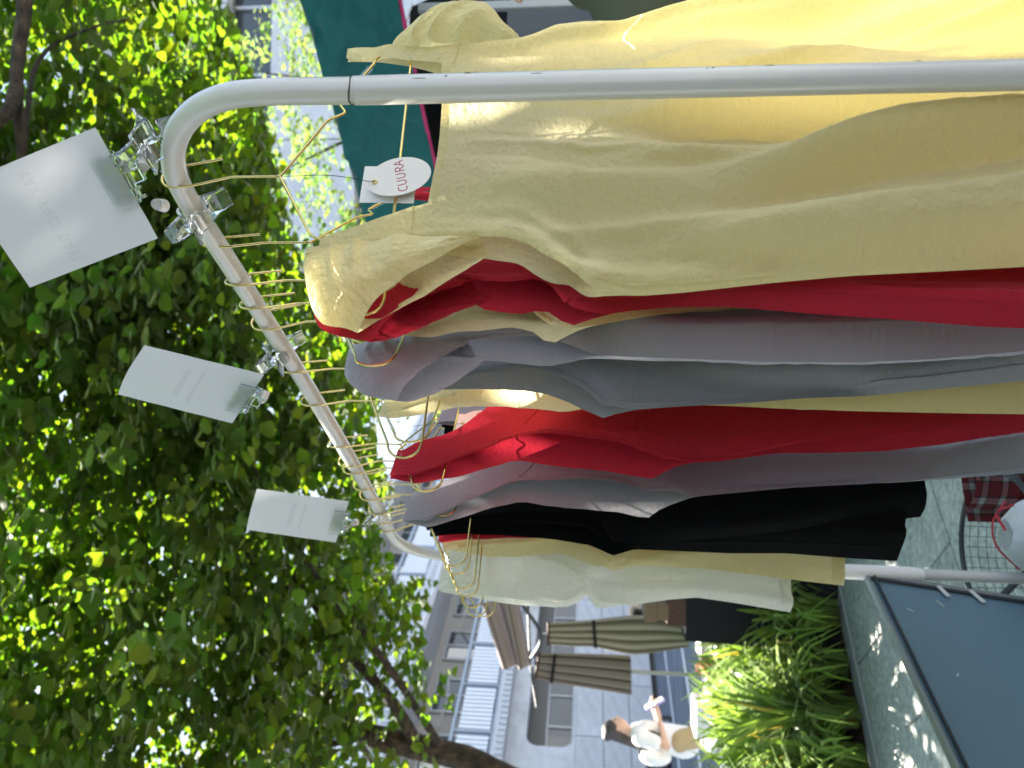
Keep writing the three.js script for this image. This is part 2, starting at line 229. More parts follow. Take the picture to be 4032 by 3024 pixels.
  if (o.hemBand) strip('hem_band', Array.from({ length: 9 }, (_, i) => [lerp(Lo(hem + .012) + .004, Ro(hem + .012) - .004, i / 8), hem + .012 + (o.hemTilt || 0) * (i / 8 - .5)]), .022, .0011);
  for (const sm of o.seams || []) strip('seam', sm.map(loc), .0032, .0018, 40);
  // flutter sleeves: seam edge, free edge and the ridge over the shoulder, traced on the dress's own plane
  for (const sl of o.sleeves || []) {
    const ev = (pts) => { const c = new THREE.SplineCurve(pts.map(loc).map((p) => new THREE.Vector2(...p))); return (k) => c.getPointAt(clamp(k)); };
    const seam = ev(sl.seam), free = ev(sl.hem), ridge = ev(sl.ridge), z0 = sl.z ?? .008, blow = sl.bulge ?? .02;
    const half = (sg) => sheet(44, 26, (a, b) => { // a: 0 at the underarm end, 1 at the shoulder; b: 0 seam, 1 free edge
      const s = seam(a), f = free(a), r = ridge(b), s1 = seam(1), f1 = free(1);
      const x = lerp(s.x, f.x, b) + a * (r.x - lerp(s1.x, f1.x, b)), y = lerp(s.y, f.y, b) + a * (r.y - lerp(s1.y, f1.y, b));
      const over = 1 - Math.pow(a, 6); let z = (z0 + blow * Math.sin(Math.PI * Math.min(1, b * .75 + .1)) * Math.pow(Math.sin(Math.PI * clamp(a * .5 + .02)), .7)) * over;
      const fade = Math.pow(1 - b, 1.3) * (a > .35 ? 1 : a / .35); z += (sl.gather ?? .009) * fade * (1 - 2.2 * Math.pow(Math.abs(Math.sin(a * 15 + 1.1 * Math.sin(a * 8))), .55)) * .6 * over + .004 * N3(a * 5, b * 3, seed) * over + .0012 * N3(a * 18, b * 14, seed + 2);
      if (sg < 0) z = z * Math.min(1, .15 + b * 5); if (sg < 0) return V(x + .009 * Math.pow(1 - b, 4) * (o.t < .2 && x > 0 ? -1 : 1) + (sl.drop?.[0] ?? -.008) * b * (1 - a * a), y + (sl.drop?.[1] ?? -.012) * b * (1 - a * a), -z * .9);
      return V(x, y, z); });
    part('cap_sleeve', [half(1), half(-1)], o.mat, g);
  }
  return g;
}
// outlines in pixels of the photograph, laid back onto each dress's own upright plane
makeHanger(.109, -.2, 'brass wire hanger nearest the front post, under the front yellow dress', 0, .80);
makeDress({ t: .109, yaw: -.2, mat: M.yellow, label: 'yellow cotton dress with flutter sleeves, frontmost on the rack', hem: -1.12, neck: -.292, top: -.178, under: -.45, fine: true, seed: 2, fat: .022, flare: .03, sharp: 4, neckBind: true, sag: .006, backOut: .012, wave: .010, fs: 2.0, nPleat: 15, pleat: .010, backNeck: -.155,
  L: [[1200, 1003], [1303, 987], [1425, 971], [1567, 958], [1740, 947], [1880, 954], [1950, 958], [2052, 972], [2120, 1018], [2175, 1060], [2240, 1085], [2290, 1135], [2327, 1155], [2406, 1162], [2529, 1165], [2688, 1153], [3053, 1113], [3356, 1086], [3721, 1068], [4032, 1051], [4700, 1020]],
  Li: [[1203, 954], [1302, 929], [1382, 908], [1500, 870], [1630, 829]],
  R: [[1500, 196], [1538, 188], [1684, 203], [1900, 206], [2055, 203], [2103, 190], [2195, 158], [2377, 109], [2688, 46], [2992, 0], [4032, -170]],
  Ri: [[1496, 234], [1650, 255], [1790, 282]],
  folds: [
    { at: [[2300, 850], [2688, 775], [3053, 706], [3356, 645], [3721, 575], [4032, 537], [4500, 480]], a: .020, wl: .05, wr: .010, y0: -.52, fade: .25 },
    { at: [[2688, 540], [3200, 530], [3600, 500], [4032, 470]], a: -.022, wl: .028, wr: .03, y0: -.45, fade: .2 },
    { at: [[2500, 330], [2860, 365], [3300, 400], [3700, 450], [3900, 520], [4100, 560]], a: .010, wl: .010, wr: .035, y0: -.5, fade: .12 },
    { at: [[2000, 975], [2066, 969], [2700, 936], [3113, 911], [4032, 832]], a: .008, wl: .035, wr: .009, y0: -.38, fade: .1 },
    { at: [[2100, 990], [2189, 1012], [2480, 1020], [2800, 1045], [3300, 1020]], a: -.011, wl: .014, wr: .02, y0: -.4, fade: .06, y1: -.72 },
    { at: [[2100, 185], [2377, 165], [2688, 142], [3300, 72], [3700, 5], [4032, -60]], a: .013, wl: .012, wr: .03, y0: -.42, fade: .2 },
    { at: [[1800, 760], [2100, 784], [2400, 768], [2700, 800]], a: .007, wl: .03, wr: .02, y0: -.33, fade: .08, y1: -.62 },
    { at: [[1800, 560], [2100, 500], [2500, 470], [2900, 560]], a: -.007, wl: .03, wr: .04, y0: -.33, fade: .1, y1: -.7 },
    { at: [[2450, 1080], [2800, 1040], [3300, 985], [4032, 930]], a: .013, wl: .012, wr: .03, y0: -.5, fade: .12 }, { at: [[2600, 900], [3000, 840], [3500, 760], [4032, 690]], a: -.014, wl: .014, wr: .02, y0: -.55, fade: .15 }, { at: [[2300, 660], [2800, 650], [3300, 640], [3700, 610]], a: .010, wl: .02, wr: .01, y0: -.45, fade: .12 }, { at: [[3000, 200], [3500, 230], [4032, 250]], a: -.018, wl: .03, wr: .03, y0: -.55, fade: .2 }],
  seams: [[[1205, 1005], [1425, 971], [1624, 947], [1740, 945], [1870, 940]], [[1634, 830], [1630, 880], [1622, 947]], [[1792, 282], [1805, 240], [1820, 205]], [[2327, 1128], [2500, 1140], [2688, 1130], [3053, 1092]]],
  sleeves: [
    { seam: [[1885, 955], [1740, 946], [1624, 947], [1567, 958], [1425, 971], [1303, 987], [1203, 1006]], hem: [[1885, 955], [1823, 990], [1642, 1103], [1491, 1211], [1409, 1310]], ridge: [[1203, 1006], [1194, 1045], [1208, 1135], [1230, 1218], [1274, 1276], [1353, 1291], [1409, 1310]], bulge: .028 },
    { seam: [[2058, 203], [1900, 206], [1684, 203], [1538, 188]], hem: [[2058, 203], [2037, 176], [1976, 128], [1921, 67], [1848, 41]], ridge: [[1538, 188], [1557, 152], [1600, 118], [1636, 91], [1684, 76], [1769, 52], [1848, 41]], bulge: .03, z: .012 }] });
makeHanger(.217, .30, 'brass wire hanger second from the front post, under the first red dress', 0, .66);
makeDress({ t: .217, yaw: .30, mat: M.red, label: 'first red dress, hanging right behind the front yellow dress', hem: -1.16, seed: 5, seams: [[[2275, 1225], [2600, 1196], [2900, 1193], [3400, 1232], [3900, 1270]]], mirror: .6, strapR: [.114, .130], backOut: .014, under: -.44, fat: .02, flare: .03,
  L: [[1250, 1195], [1300, 1190], [1500, 1170], [1752, 1150], [1849, 1118], [1900, 1147], [2027, 1158], [2117, 1150], [2170, 1166], [2200, 1205], [2229, 1245], [2269, 1247], [2352, 1243], [2479, 1225], [2623, 1211], [2870, 1208], [3204, 1236], [3478, 1254], [3873, 1287], [4032, 1293], [4600, 1310]],
  folds: [{ at: [[2300, 1180], [2700, 1150], [3053, 1170], [3300, 1210], [3600, 1236], [4032, 1258]], a: .012, wl: .05, wr: .010, y0: -.5, fade: .1 }, { at: [[1900, 1080], [2300, 1110], [2800, 1100], [4032, 1150]], a: -.01, wl: .03, wr: .04, y0: -.4 }],
  sleeves: [{ seam: [[1860, 1120], [1700, 1140], [1500, 1165], [1300, 1185], [1240, 1195]], hem: [[1860, 1125], [1809, 1160], [1715, 1195], [1570, 1270], [1461, 1348]], ridge: [[1240, 1195], [1237, 1240], [1259, 1290], [1317, 1319], [1389, 1334], [1461, 1348]], bulge: .018, drop: [-.002, -.02] }] });
makeHanger(.290, .45, 'brass wire hanger third from the front post, its left end swung forward', .0);
makeDress({ t: .290, yaw: .45, mat: M.yellow, label: 'yellow dress squeezed between the first red dress and the pale lavender dress', hem: -1.1, seed: 7, mirror: .7, under: -.42, backOut: .02, fat: .016, flare: .02,
  L: [[1480, 1290], [1599, 1275], [1715, 1268], [1860, 1240], [1900, 1238], [2019, 1222], [2063, 1233], [2103, 1254], [2135, 1298], [2168, 1322], [2298, 1290], [2515, 1250], [2700, 1224], [3000, 1200], [4032, 1200]], Li: [[1480, 1240], [1700, 1200], [1900, 1150]] });
makeHanger(.340, .42, 'brass wire hanger fourth from the front post, under the pale lavender dress');
makeDress({ t: .340, yaw: .42, mat: M.lavender, label: 'pale lavender dress with a flutter sleeve, between yellow and plain grey dresses', hem: -1.14, seed: 11, under: -.43, backOut: .004, fat: .022, flare: .03, sharp: 6,
  L: [[1400, 1380], [1500, 1372], [1650, 1368], [1800, 1366], [1848, 1372], [2000, 1374], [2073, 1376], [2200, 1390], [2298, 1396], [2515, 1406], [2688, 1412], [2992, 1424], [3356, 1427], [3660, 1415], [4032, 1382], [4600, 1330]], Li: [[1382, 1367], [1462, 1348], [1606, 1316], [1733, 1287]],
  folds: [{ at: [[2200, 1310], [2298, 1300], [2442, 1352], [2551, 1382], [2700, 1395], [3300, 1400], [4032, 1350]], a: .016, wl: .02, wr: .02, y0: -.40, fade: .05 }],
  seams: [[[1733, 1287], [1736, 1320], [1730, 1362]]],
  sleeves: [{ seam: [[1850, 1374], [1760, 1340], [1650, 1340], [1500, 1352], [1375, 1372]], hem: [[1850, 1375], [1800, 1408], [1740, 1450], [1640, 1520], [1561, 1578]], ridge: [[1375, 1372], [1357, 1448], [1362, 1487], [1395, 1527], [1438, 1556], [1503, 1567], [1561, 1578]], bulge: .022, drop: [-.006, -.022] }] });
makeHanger(.382, .0, 'brass wire hanger fifth from the front post, under the plain grey dress');
makeDress({ t: .382, yaw: .0, mat: M.grey, label: 'plain grey sleeveless dress left of the lavender dress, with a long open armhole', hem: -1.2, seed: 13, seams: [[[2436, 1600], [2700, 1584], [3200, 1548], [3700, 1514], [4000, 1487]]], under: -.48, backOut: .008, fat: .024, flare: .03,
  L: [[1500, 1500], [1600, 1503], [1678, 1504], [1848, 1494], [1950, 1489], [2073, 1488], [2146, 1497], [2243, 1531], [2316, 1579], [2365, 1616], [2377, 1632], [2404, 1613], [2432, 1618], [2688, 1600], [2931, 1588], [3174, 1567], [3387, 1561], [3660, 1534], [4032, 1500], [4600, 1440]], Li: [[1500, 1455], [1700, 1425], [1848, 1400]],
  folds: [{ at: [[2000, 1450], [2200, 1440], [2500, 1415], [2700, 1400]], a: .006, wl: .02, wr: .008, y0: -.33, fade: .05 }, { at: [[2688, 1480], [2950, 1510], [3300, 1500], [3550, 1545], [4032, 1480]], a: .012, wl: .012, wr: .03, y0: -.55, fade: .12 }, { at: [[2300, 1520], [2700, 1530], [3100, 1540], [3500, 1560]], a: -.008, wl: .02, wr: .02, y0: -.5 }] });
makeHanger(.507, .55, 'brass wire hanger with its rounded end sticking out below the lavender sleeve');
makeDress({ t: .507, yaw: .55, mat: M.yellow, label: 'yellow dress half hidden behind the plain grey dress', hem: -1.18, seed: 17, under: -.46, backOut: .012, fat: .02, flare: .03,
  L: [[1483, 1635], [1525, 1640], [1612, 1622], [1720, 1590], [1814, 1566], [1885, 1556], [1988, 1554], [2134, 1557], [2310, 1575], [2500, 1590], [2828, 1597], [3113, 1609], [3356, 1619], [3782, 1628], [4032, 1631], [4600, 1640]], Li: [[1481, 1574], [1600, 1535], [1800, 1490]],
  folds: [{ at: [[2900, 1570], [3400, 1590], [3700, 1606], [4032, 1600]], a: .008, wl: .02, wr: .012, y0: -.5 }] });
makeHanger(.607, .40, 'brass wire hanger ending in a round loop left of the square red strap');
makeDress({ t: .607, yaw: .40, mat: M.red, label: 'red dress with a wide square strap and yoke, middle of the rack', hem: -1.3, seed: 19, fs: 1.05, under: -.57, backOut: .02, fat: .022, flare: .03, backNeck: -.03,
  L: [[1600, 1880], [1640, 1882], [1717, 1850], [1826, 1817], [1934, 1781], [2031, 1748], [2195, 1761], [2377, 1777], [2498, 1798], [2560, 1832], [2590, 1848], [2620, 1828], [2688, 1823], [2840, 1816], [3053, 1785], [3296, 1783], [3478, 1777], [3721, 1749], [4032, 1698], [4600, 1600]],
  Li: [[1598, 1777], [1623, 1756], [1717, 1732], [1782, 1712], [1844, 1680], [1898, 1643], [1945, 1604], [1990, 1540]],
  seams: [[[2622, 1814], [2850, 1800], [3200, 1768], [3600, 1748]], [[2066, 1704], [2090, 1680], [2115, 1654], [2147, 1600], [2158, 1560]]],
  folds: [{ at: [[2060, 1735], [2300, 1710], [2688, 1665], [3000, 1620]], a: .010, wl: .008, wr: .03, y0: -.36, fade: .05 }, { at: [[2060, 1742], [2400, 1750], [2800, 1770], [3300, 1775]], a: .010, wl: .012, wr: .006, y0: -.36, fade: .05 }, { at: [[2300, 1735], [2800, 1710], [3300, 1700], [4000, 1620]], a: -.012, wl: .02, wr: .02, y0: -.42 }, { at: [[3300, 1770], [3700, 1725], [4032, 1660]], a: .01, wl: .03, wr: .012, y0: -.8 }] });
makeHanger(.766, .55, 'brass wire hanger whose loop hangs in front of the grey yoke');
makeDress({ t: .766, yaw: .55, mat: M.grey, label: 'grey dress with a wide strap and yoke, left of the square-strap red dress', hem: -1.32, seed: 23, fs: 1.2, under: -.59, backOut: .018, fat: .022, flare: .03, backNeck: -.03,
  L: [[1650, 2055], [1680, 2062], [1789, 2009], [1934, 1954], [2050, 1916], [2115, 1926], [2300, 1934], [2430, 1945], [2500, 1962], [2559, 1980], [2608, 1962], [2688, 1960], [3042, 1927], [3113, 1921], [3569, 1895], [3782, 1871], [4032, 1843], [4600, 1760]],
  Li: [[1656, 1947], [1663, 1936], [1789, 1889], [1847, 1868], [1898, 1842], [1934, 1817], [1967, 1795], [2030, 1730]],
  seams: [[[2610, 1946], [3000, 1914], [3500, 1882], [3900, 1842]], [[2043, 1909], [2097, 1864], [2166, 1770], [2175, 1720]]],
  folds: [{ at: [[2060, 1905], [2300, 1880], [2688, 1830], [3000, 1800]], a: .009, wl: .01, wr: .03, y0: -.36, fade: .05 }, { at: [[2100, 1915], [2300, 1920], [2600, 1930]], a: .006, wl: .01, wr: .01, y0: -.36, y1: -.6 }, { at: [[2688, 1900], [3200, 1880], [3560, 1870], [3700, 1830]], a: -.012, wl: .015, wr: .03, y0: -.55 }, { at: [[3400, 1860], [3700, 1850], [4032, 1820]], a: .010, wl: .025, wr: .02, y0: -.9 }] });
makeHanger(.839, .1, 'brass wire hanger holding the longer black dress');
makeDress({ t: .839, yaw: .1, mat: M.black, label: 'longer black dress behind the grey yoke dress', hem: -1.035, seed: 29, under: -.51, fat: .02, flare: .035,
  L: [[1700, 2085], [1750, 2068], [1808, 2045], [2007, 2027], [2206, 2036], [2333, 2041], [2387, 2103], [2403, 2148], [2500, 2146], [2800, 2120], [3200, 2085], [3620, 2036], [3650, 2033]], folds: [{ at: [[2500, 2100], [3000, 2080], [3600, 2010]], a: .01, wl: .02, wr: .02, y0: -.5 }] });
makeHanger(.871, .05, 'brass wire hanger holding the shorter black dress');
makeDress({ t: .871, yaw: .05, mat: M.black, label: 'shorter black dress with a ragged hem, left of the longer black one', hem: -1.02, hemTilt: -.05, seed: 31, hemBand: true, seams: [[[2430, 2160], [2700, 2150], [3100, 2158], [3450, 2175]]], under: -.50, fat: .03, flare: .045, sharp: 2.5,
  L: [[1720, 2112], [1731, 2104], [1826, 2085], [1989, 2079], [2170, 2084], [2315, 2103], [2380, 2150], [2415, 2178], [2500, 2163], [2880, 2179], [3097, 2179], [3314, 2196], [3514, 2209], [3600, 2205]], folds: [{ at: [[2450, 2150], [2700, 2110], [3300, 2130], [3580, 2150]], a: .014, wl: .02, wr: .012, y0: -.5 }] });
makeHanger(.949, .0, 'brass wire hanger holding the narrow red dress');
makeDress({ t: .949, yaw: .0, mat: M.red, label: 'red dress showing only a thin edge between black and yellow dresses', hem: -.98, seed: 37, under: -.5, fat: .014, flare: .02,
  L: [[1740, 2135], [1845, 2110], [1989, 2097], [2170, 2094], [2315, 2106], [2370, 2145], [2389, 2160], [2500, 2135], [3000, 2130], [3500, 2130]] });
makeHanger(1.003, .0, 'brass wire hanger holding the far yellow dress');
makeDress({ t: 1.003, yaw: .0, mat: M.yellow, label: 'far yellow dress with a wide hem, beside the cream blouse', hem: -.945, hemTilt: 0, seed: 41, under: -.51, fat: .022, flare: .03, hemBand: true, backOut: .02,
  L: [[1740, 2170], [1856, 2152], [1953, 2147], [2044, 2146], [2080, 2141], [2206, 2126], [2260, 2142], [2315, 2168], [2387, 2218], [2413, 2243], [2431, 2238], [2500, 2227], [2771, 2238], [2988, 2265], [3178, 2290], [3320, 2306]], folds: [{ at: [[2500, 2215], [2600, 2205], [2900, 2180]], a: .01, wl: .012, wr: .02, y0: -.52, fade: .03 }] });
makeHanger(1.084, .0, 'brass wire hanger holding the cream blouse');
makeDress({ t: 1.084, yaw: .0, mat: M.cream, category: 'blouse', label: 'long cream blouse with a gathered puff sleeve, last garment on the rail', hem: -.862, seed: 43, under: -.5, fat: .03, flare: .03, bind: false, sharp: 2.4, hemBand: true,
  L: [[1735, 2235], [1800, 2225], [1900, 2215], [2050, 2200], [2206, 2230], [2300, 2300], [2351, 2383], [2500, 2381], [2636, 2361], [2744, 2353], [2880, 2372], [3121, 2413]],
  folds: [{ at: [[2250, 2300], [2500, 2330], [2750, 2330], [3100, 2380]], a: .014, wl: .02, wr: .015, y0: -.45, fade: .05 }],
  sleeves: [{ seam: [[2330, 2260], [2150, 2165], [2050, 2160], [1950, 2175], [1850, 2190], [1745, 2245]], hem: [[2330, 2300], [2230, 2375], [2100, 2376], [1990, 2366], [1830, 2343]], ridge: [[1745, 2245], [1734, 2270], [1729, 2300], [1730, 2325], [1780, 2338], [1830, 2343]], bulge: .04, gather: .016, drop: [0, -.01] }] });
makeHanger(1.138, -.1, 'brass wire hanger with its loop showing above the cream sleeve'); makeHanger(1.188, -.15, 'bare brass wire hanger, last on the rail by the far post', .06);
// ---------------------------------------------------------------- trees
const barkT = tex(256, (x, y) => { const v = .55 + .30 * tile(x, y, 8, 3, (a, b, c) => N3(a * 3, b * .7, c)) + .2 * tile(x, y, 40, 4); return [v, v * .9, v * .8]; }, true); barkT.repeat.set(2, 1);
M.bark = std({ color: RGB(.17, .145, .12), map: barkT, bumpMap: barkT, bumpScale: .02 });
M.leaf = new THREE.MeshPhysicalMaterial({ color: RGB(.125, .222, .006), roughness: 1, transmission: .84, thickness: 0, side: THREE.DoubleSide, specularIntensity: .3, clearcoat: .35, clearcoatRoughness: .45 });
M.leafFar = new THREE.MeshPhysicalMaterial({ color: RGB(.24, .36, .07), roughness: 1, transmission: .5, thickness: 0, side: THREE.DoubleSide, specularIntensity: .3 });
function leafGeo(w, l, fold, droop) { // round, slightly heart-shaped leaf, folded along its midrib
  const out = [[0, 0], [.30, -.06], [.50, .16], [.50, .42], [.36, .72], [.14, .93], [0, 1.0]], p = [], ix = [], uv = [];
  const add = (x, y) => { p.push(x * w, -Math.abs(x) * Math.abs(x) * fold * w * 2 - droop * y * y * l, y * l); uv.push(x, y); return p.length / 3 - 1; };
  const mid = out.map(([, y]) => add(0, y)), R = out.map(([x, y]) => add(x, y)), L = out.map(([x, y]) => add(-x, y));
  for (let i = 0; i < out.length - 1; i++) { ix.push(mid[i], R[i], mid[i + 1], mid[i + 1], R[i], R[i + 1], mid[i], mid[i + 1], L[i], mid[i + 1], L[i + 1], L[i]); }
  const g = new THREE.BufferGeometry(); g.setAttribute('position', new THREE.Float32BufferAttribute(p, 3)); g.setAttribute('uv', new THREE.Float32BufferAttribute(uv, 2)); g.setIndex(ix); g.computeVertexNormals(); return g;
}
const LEAVES = [leafGeo(.062, .070, .14, .18), leafGeo(.070, .062, .05, .45), leafGeo(.050, .066, .40, -.15)];
// shafts of open sky through the crowns: the sun reaches these places on the ground and on the clothes
const SHAFTS = [];
const shaft = (p, r, from = -99) => SHAFTS.push([p, r + .075, from]);
const litGround = (p) => { const g = p.clone().addScaledVector(SUN, -(p.y - .25) / SUN.y).sub(BE0), a = g.dot(BD), c = g.dot(BN); return (a > -1.6 && a < 3 && c > -.13 && c <= .03) || (a > -1.6 && a < 3 && c > -.02 && c < 1.4 && N3(g.x * 2.4, 3, g.z * 2.4) > -.12) || (a > -2 && a < 3 && c <= -.02 && c > -2.6 && N3(g.x * 6.5, 7, g.z * 6.5) > (c < -1.1 ? .26 : -.06)); };
const open = (p) => litGround(p) || SHAFTS.some(([q, r, from]) => { const d = p.clone().sub(q), k = d.dot(SUN); return k > from && d.addScaledVector(SUN, -k).lengthSq() < r * r; });
function crown(parent, blobs, nTwigs, geo, mat, seed, size, keep, twigLeaves = 17) {
  const rnd = mulberry(seed), ms = [], cs = [], m4 = new THREE.Matrix4(), q = new THREE.Quaternion(), e = new THREE.Euler(), tot = blobs.reduce((s, b) => s + b[3] * b[4] * b[5] * (b[6] ?? 1), 0);
  const twigs = [];
  for (const b of blobs) { const n = Math.round(nTwigs * b[3] * b[4] * b[5] * (b[6] ?? 1) / tot);
    for (let k = 0; k < n; k++) { let x, y, z; do { x = rnd() * 2 - 1; y = rnd() * 2 - 1; z = rnd() * 2 - 1; } while (x * x + y * y + z * z > 1 || rnd() > .35 + .65 * (x * x + y * y + z * z));
      const c = V(b[0] + x * b[3], b[1] + y * b[4], b[2] + z * b[5]); if (N3(c.x * 1.5, c.y * 1.7, c.z * 1.5) < -.20) continue; twigs.push(c);
      const az = rnd() * 6.28, L = .35 + rnd() * .35, dir = V(Math.cos(az), -.25 - .3 * rnd(), Math.sin(az)).normalize(), tint = .75 + rnd() * .5, warm = rnd();
      for (let i = 0; i < twigLeaves; i++) { const t = i / twigLeaves, p = c.clone().addScaledVector(dir, t * L); p.x += (rnd() - .5) * .16; p.y += (rnd() - .5) * .10; p.z += (rnd() - .5) * .16;
        if (!keep(p) || open(p)) continue;
        e.set((rnd() - .5) * 1.5 + .35, rnd() * 6.28, (rnd() - .5) * 1.5); q.setFromEuler(e); const s = size * (.55 + rnd() * .7);
        m4.compose(p, q, V(s, s, s)); ms.push(m4.clone()); cs.push([tint * (.85 + .3 * warm) * (.8 + .4 * rnd()), tint * (.85 + .25 * rnd()), tint]); } } }
  (Array.isArray(geo) ? geo : [geo]).forEach((gg, v, all) => { const pick = ms.map((_, i) => i).filter((i) => i % all.length == v), im = new THREE.InstancedMesh(gg, mat, pick.length);
    pick.forEach((i, n) => { im.setMatrixAt(n, ms[i]); im.setColorAt(n, new THREE.Color().setRGB(...cs[i])); }); im.name = 'crown'; im.userData.kind = 'stuff'; im.castShadow = im.receiveShadow = true; parent.add(im); });
  return twigs;
}
const px = (x, y) => [x * 4032 / 2212, y * 3024 / 1659];        // from the overview picture's pixels
const at = (x, y, z) => atDepth(...px(x, y), z);
// places where the photograph shows sun on the clothes and on the pavement
{ const n = V(Math.sin(ALPHA - .2), 0, Math.cos(ALPHA - .2)), P0 = onBar(.109); for (const [x, y, r] of [[1800, 420, .05], [1800, 520, .05], [1790, 610, .04], [1900, 690, .02], [2250, 470, .03], [2500, 420, .04], [3000, 390, .04], [3500, 430, .05]]) shaft(onPlane(x, y, P0, n), r); } shaft(atDepth(1640, 1420, .95), .03); 
for (const [x, y, z, r] of [[700, 900, 5, .22], [640, 700, 5, .2], [760, 1010, 5, .2], [600, 560, 4.8, .2], [820, 1080, 5.2, .18], [250, 100, 4.6, .3], [330, 250, 4.5, .25], [430, 70, 4.6, .3], [150, 380, 4.5, .2], [480, 230, 4.8, .25], [120, 150, 4.4, .25], [560, 650, 4.6, .2], [700, 780, 4.8, .2]]) shaft(at(x, y, z), r, .25);
for (const [x, y, r] of [[2900, 2330, .2], [3050, 2450, .2], [3000, 2700, .16], [3060, 2900, .18], [2950, 2560, .12], [3150, 2900, .15], [3100, 2650, .14], [2880, 2960, .14]]) shaft(onHeight(x, y, .35), r);
{ const w = atDepth(2560, 2870, 6.8); shaft(w.clone().setY(1.0), .55); shaft(w.clone().setY(.2), .8); shaft(V(w.x + .4, 0, w.z), .7); }
const clearOfRack = (p) => p.clone().sub(EYE).length() > 2.3 && p.y > 2.15;
// tree A: trunk at the left edge, limbs spreading up and to the right over the rack
{
  const t = thing('street_tree', 'big leafy tree with its dark trunk at the left edge, spreading over the rack', 'tree', V(0, 0, 0));
  const Z = 5.6, b = at(1130, 1700, Z), base = V(b.x - .35, STREET, b.z + .15);
  const fork = at(905, 1615, Z), fork2 = at(800, 1590, Z);
  part('trunk', [taper([base, V(b.x - .12, .6, b.z + .1), b, at(1010, 1640, Z), fork, fork2], .14, .085, 28, 14, .25)], M.bark, t);
  const limbs = [[fork, at(850, 1520, 5.5), at(760, 1420, 5.3), at(720, 1370, 5.2), at(640, 1250, 5), at(560, 1120, 4.8)], [fork2, at(740, 1545, 5.6), at(660, 1470, 5.6), at(580, 1400, 5.5), at(470, 1330, 5.4)], [fork2, at(690, 1610, 5.6), at(560, 1600, 5.8), at(300, 1560, 6)], [at(960, 1625, Z), at(880, 1500, 5.3), at(780, 1360, 4.9), at(700, 1270, 4.6), at(540, 1000, 4.2), at(480, 930, 4)], [at(640, 1250, 5), at(600, 1290, 5), at(520, 1180, 4.7), at(430, 1100, 4.5)], [at(470, 1330, 5.4), at(300, 1230, 5), at(120, 1100, 4.6)], [at(690, 1610, 5.6), at(500, 1480, 5.3), at(330, 1480, 5.2), at(100, 1400, 5)]];
  limbs.forEach((l, i) => part('limb', taper(l, i < 2 ? .052 : i == 3 ? .032 : .028, .007, 22, 8, .3), M.bark, t));
  crown(t, [[-1.7, 4.5, -6.2, 3.0, 1.9, 2.2], [-1.2, 4.3, -4.2, 2.4, 1.4, 1.5, 1.2], [-2.2, 3.4, -5.4, 1.4, 1.0, 1.2, 1.1], [-.5, 3.55, -5.2, 1.3, .75, 1.2, 1.2], [-.9, 5.4, -1.6, 2.4, 1.0, 1.7], [-3.4, 5.4, -3.4, 1.8, 1.2, 2.2], [.1, 3.3, -5.6, .9, .55, .9], [-1.9, 2.55, -7.2, 1.0, .5, .8], [-2.6, 3.3, 1.9, 2.0, 1.8, 2.6, .9], [.2, 5.2, 1.2, 2.2, 1.0, 2.2, .5]], 9200, LEAVES, M.leaf, 11, 1.1, (p) => { if (!clearOfRack(p)) return false; const [x, y] = toPx(p); const u = x / 4032 * 2212, v = y / 3024 * 1659; const lim = v < 700 ? 720 : v < 1000 ? 800 : v < 1250 ? 830 : v < 1450 ? 910 : 985; return p.z > -1 || u < lim + 60 * N3(p.x * 2, p.y * 2, p.z * 2); });
}
// tree B: its near branch crosses the upper right corner
{
  const t = thing('street_tree', 'tree whose bare dark branch forks in the upper right corner', 'tree', V(0, 0, 0));
  const base = V(3.3, 0, -3.6);
  part('trunk', taper([base, V(3.25, 1.5, -3.55), V(3.1, 3.1, -3.4)], .15, .10, 16, 12, .2), M.bark, t);
  part('limb', taper([V(3.1, 3.1, -3.4), at(60, -160, 3.3), at(55, 0, 3.2), at(40, 120, 3.15), at(36, 190, 3.1), at(48, 330, 3.1), at(55, 450, 3.2)], .062, .018, 30, 10, .25), M.bark, t);
  part('limb', taper([at(36, 190, 3.1), at(10, 250, 3.0), at(-60, 300, 3.0), at(-200, 330, 3)], .03, .014, 14, 8, .25), M.bark, t);
  part('limb', taper([at(48, 330, 3.1), at(90, 120, 3.4), at(200, 60, 3.7), at(280, 40, 4)], .014, .006, 14, 6, .25), M.bark, t);
  crown(t, [[1.6, 5.1, -5.0, 1.9, 1.35, 1.7], [.6, 4.35, -4.6, 1.2, .85, 1.2, 1.2], [2.2, 4.3, -6.0, 1.5, .7, 1.3], [1.2, 4.0, -5.4, 1.0, .5, .9, 1.2]], 3300, LEAVES, M.leaf, 23, 1.1, (p) => { if (!clearOfRack(p)) return false; const [x, y] = toPx(p); const u = x / 4032 * 2212, v = y / 3024 * 1659; return u < 490 + v * .25 + 60 * N3(p.x * 2, p.y * 2, p.z * 2); });
}
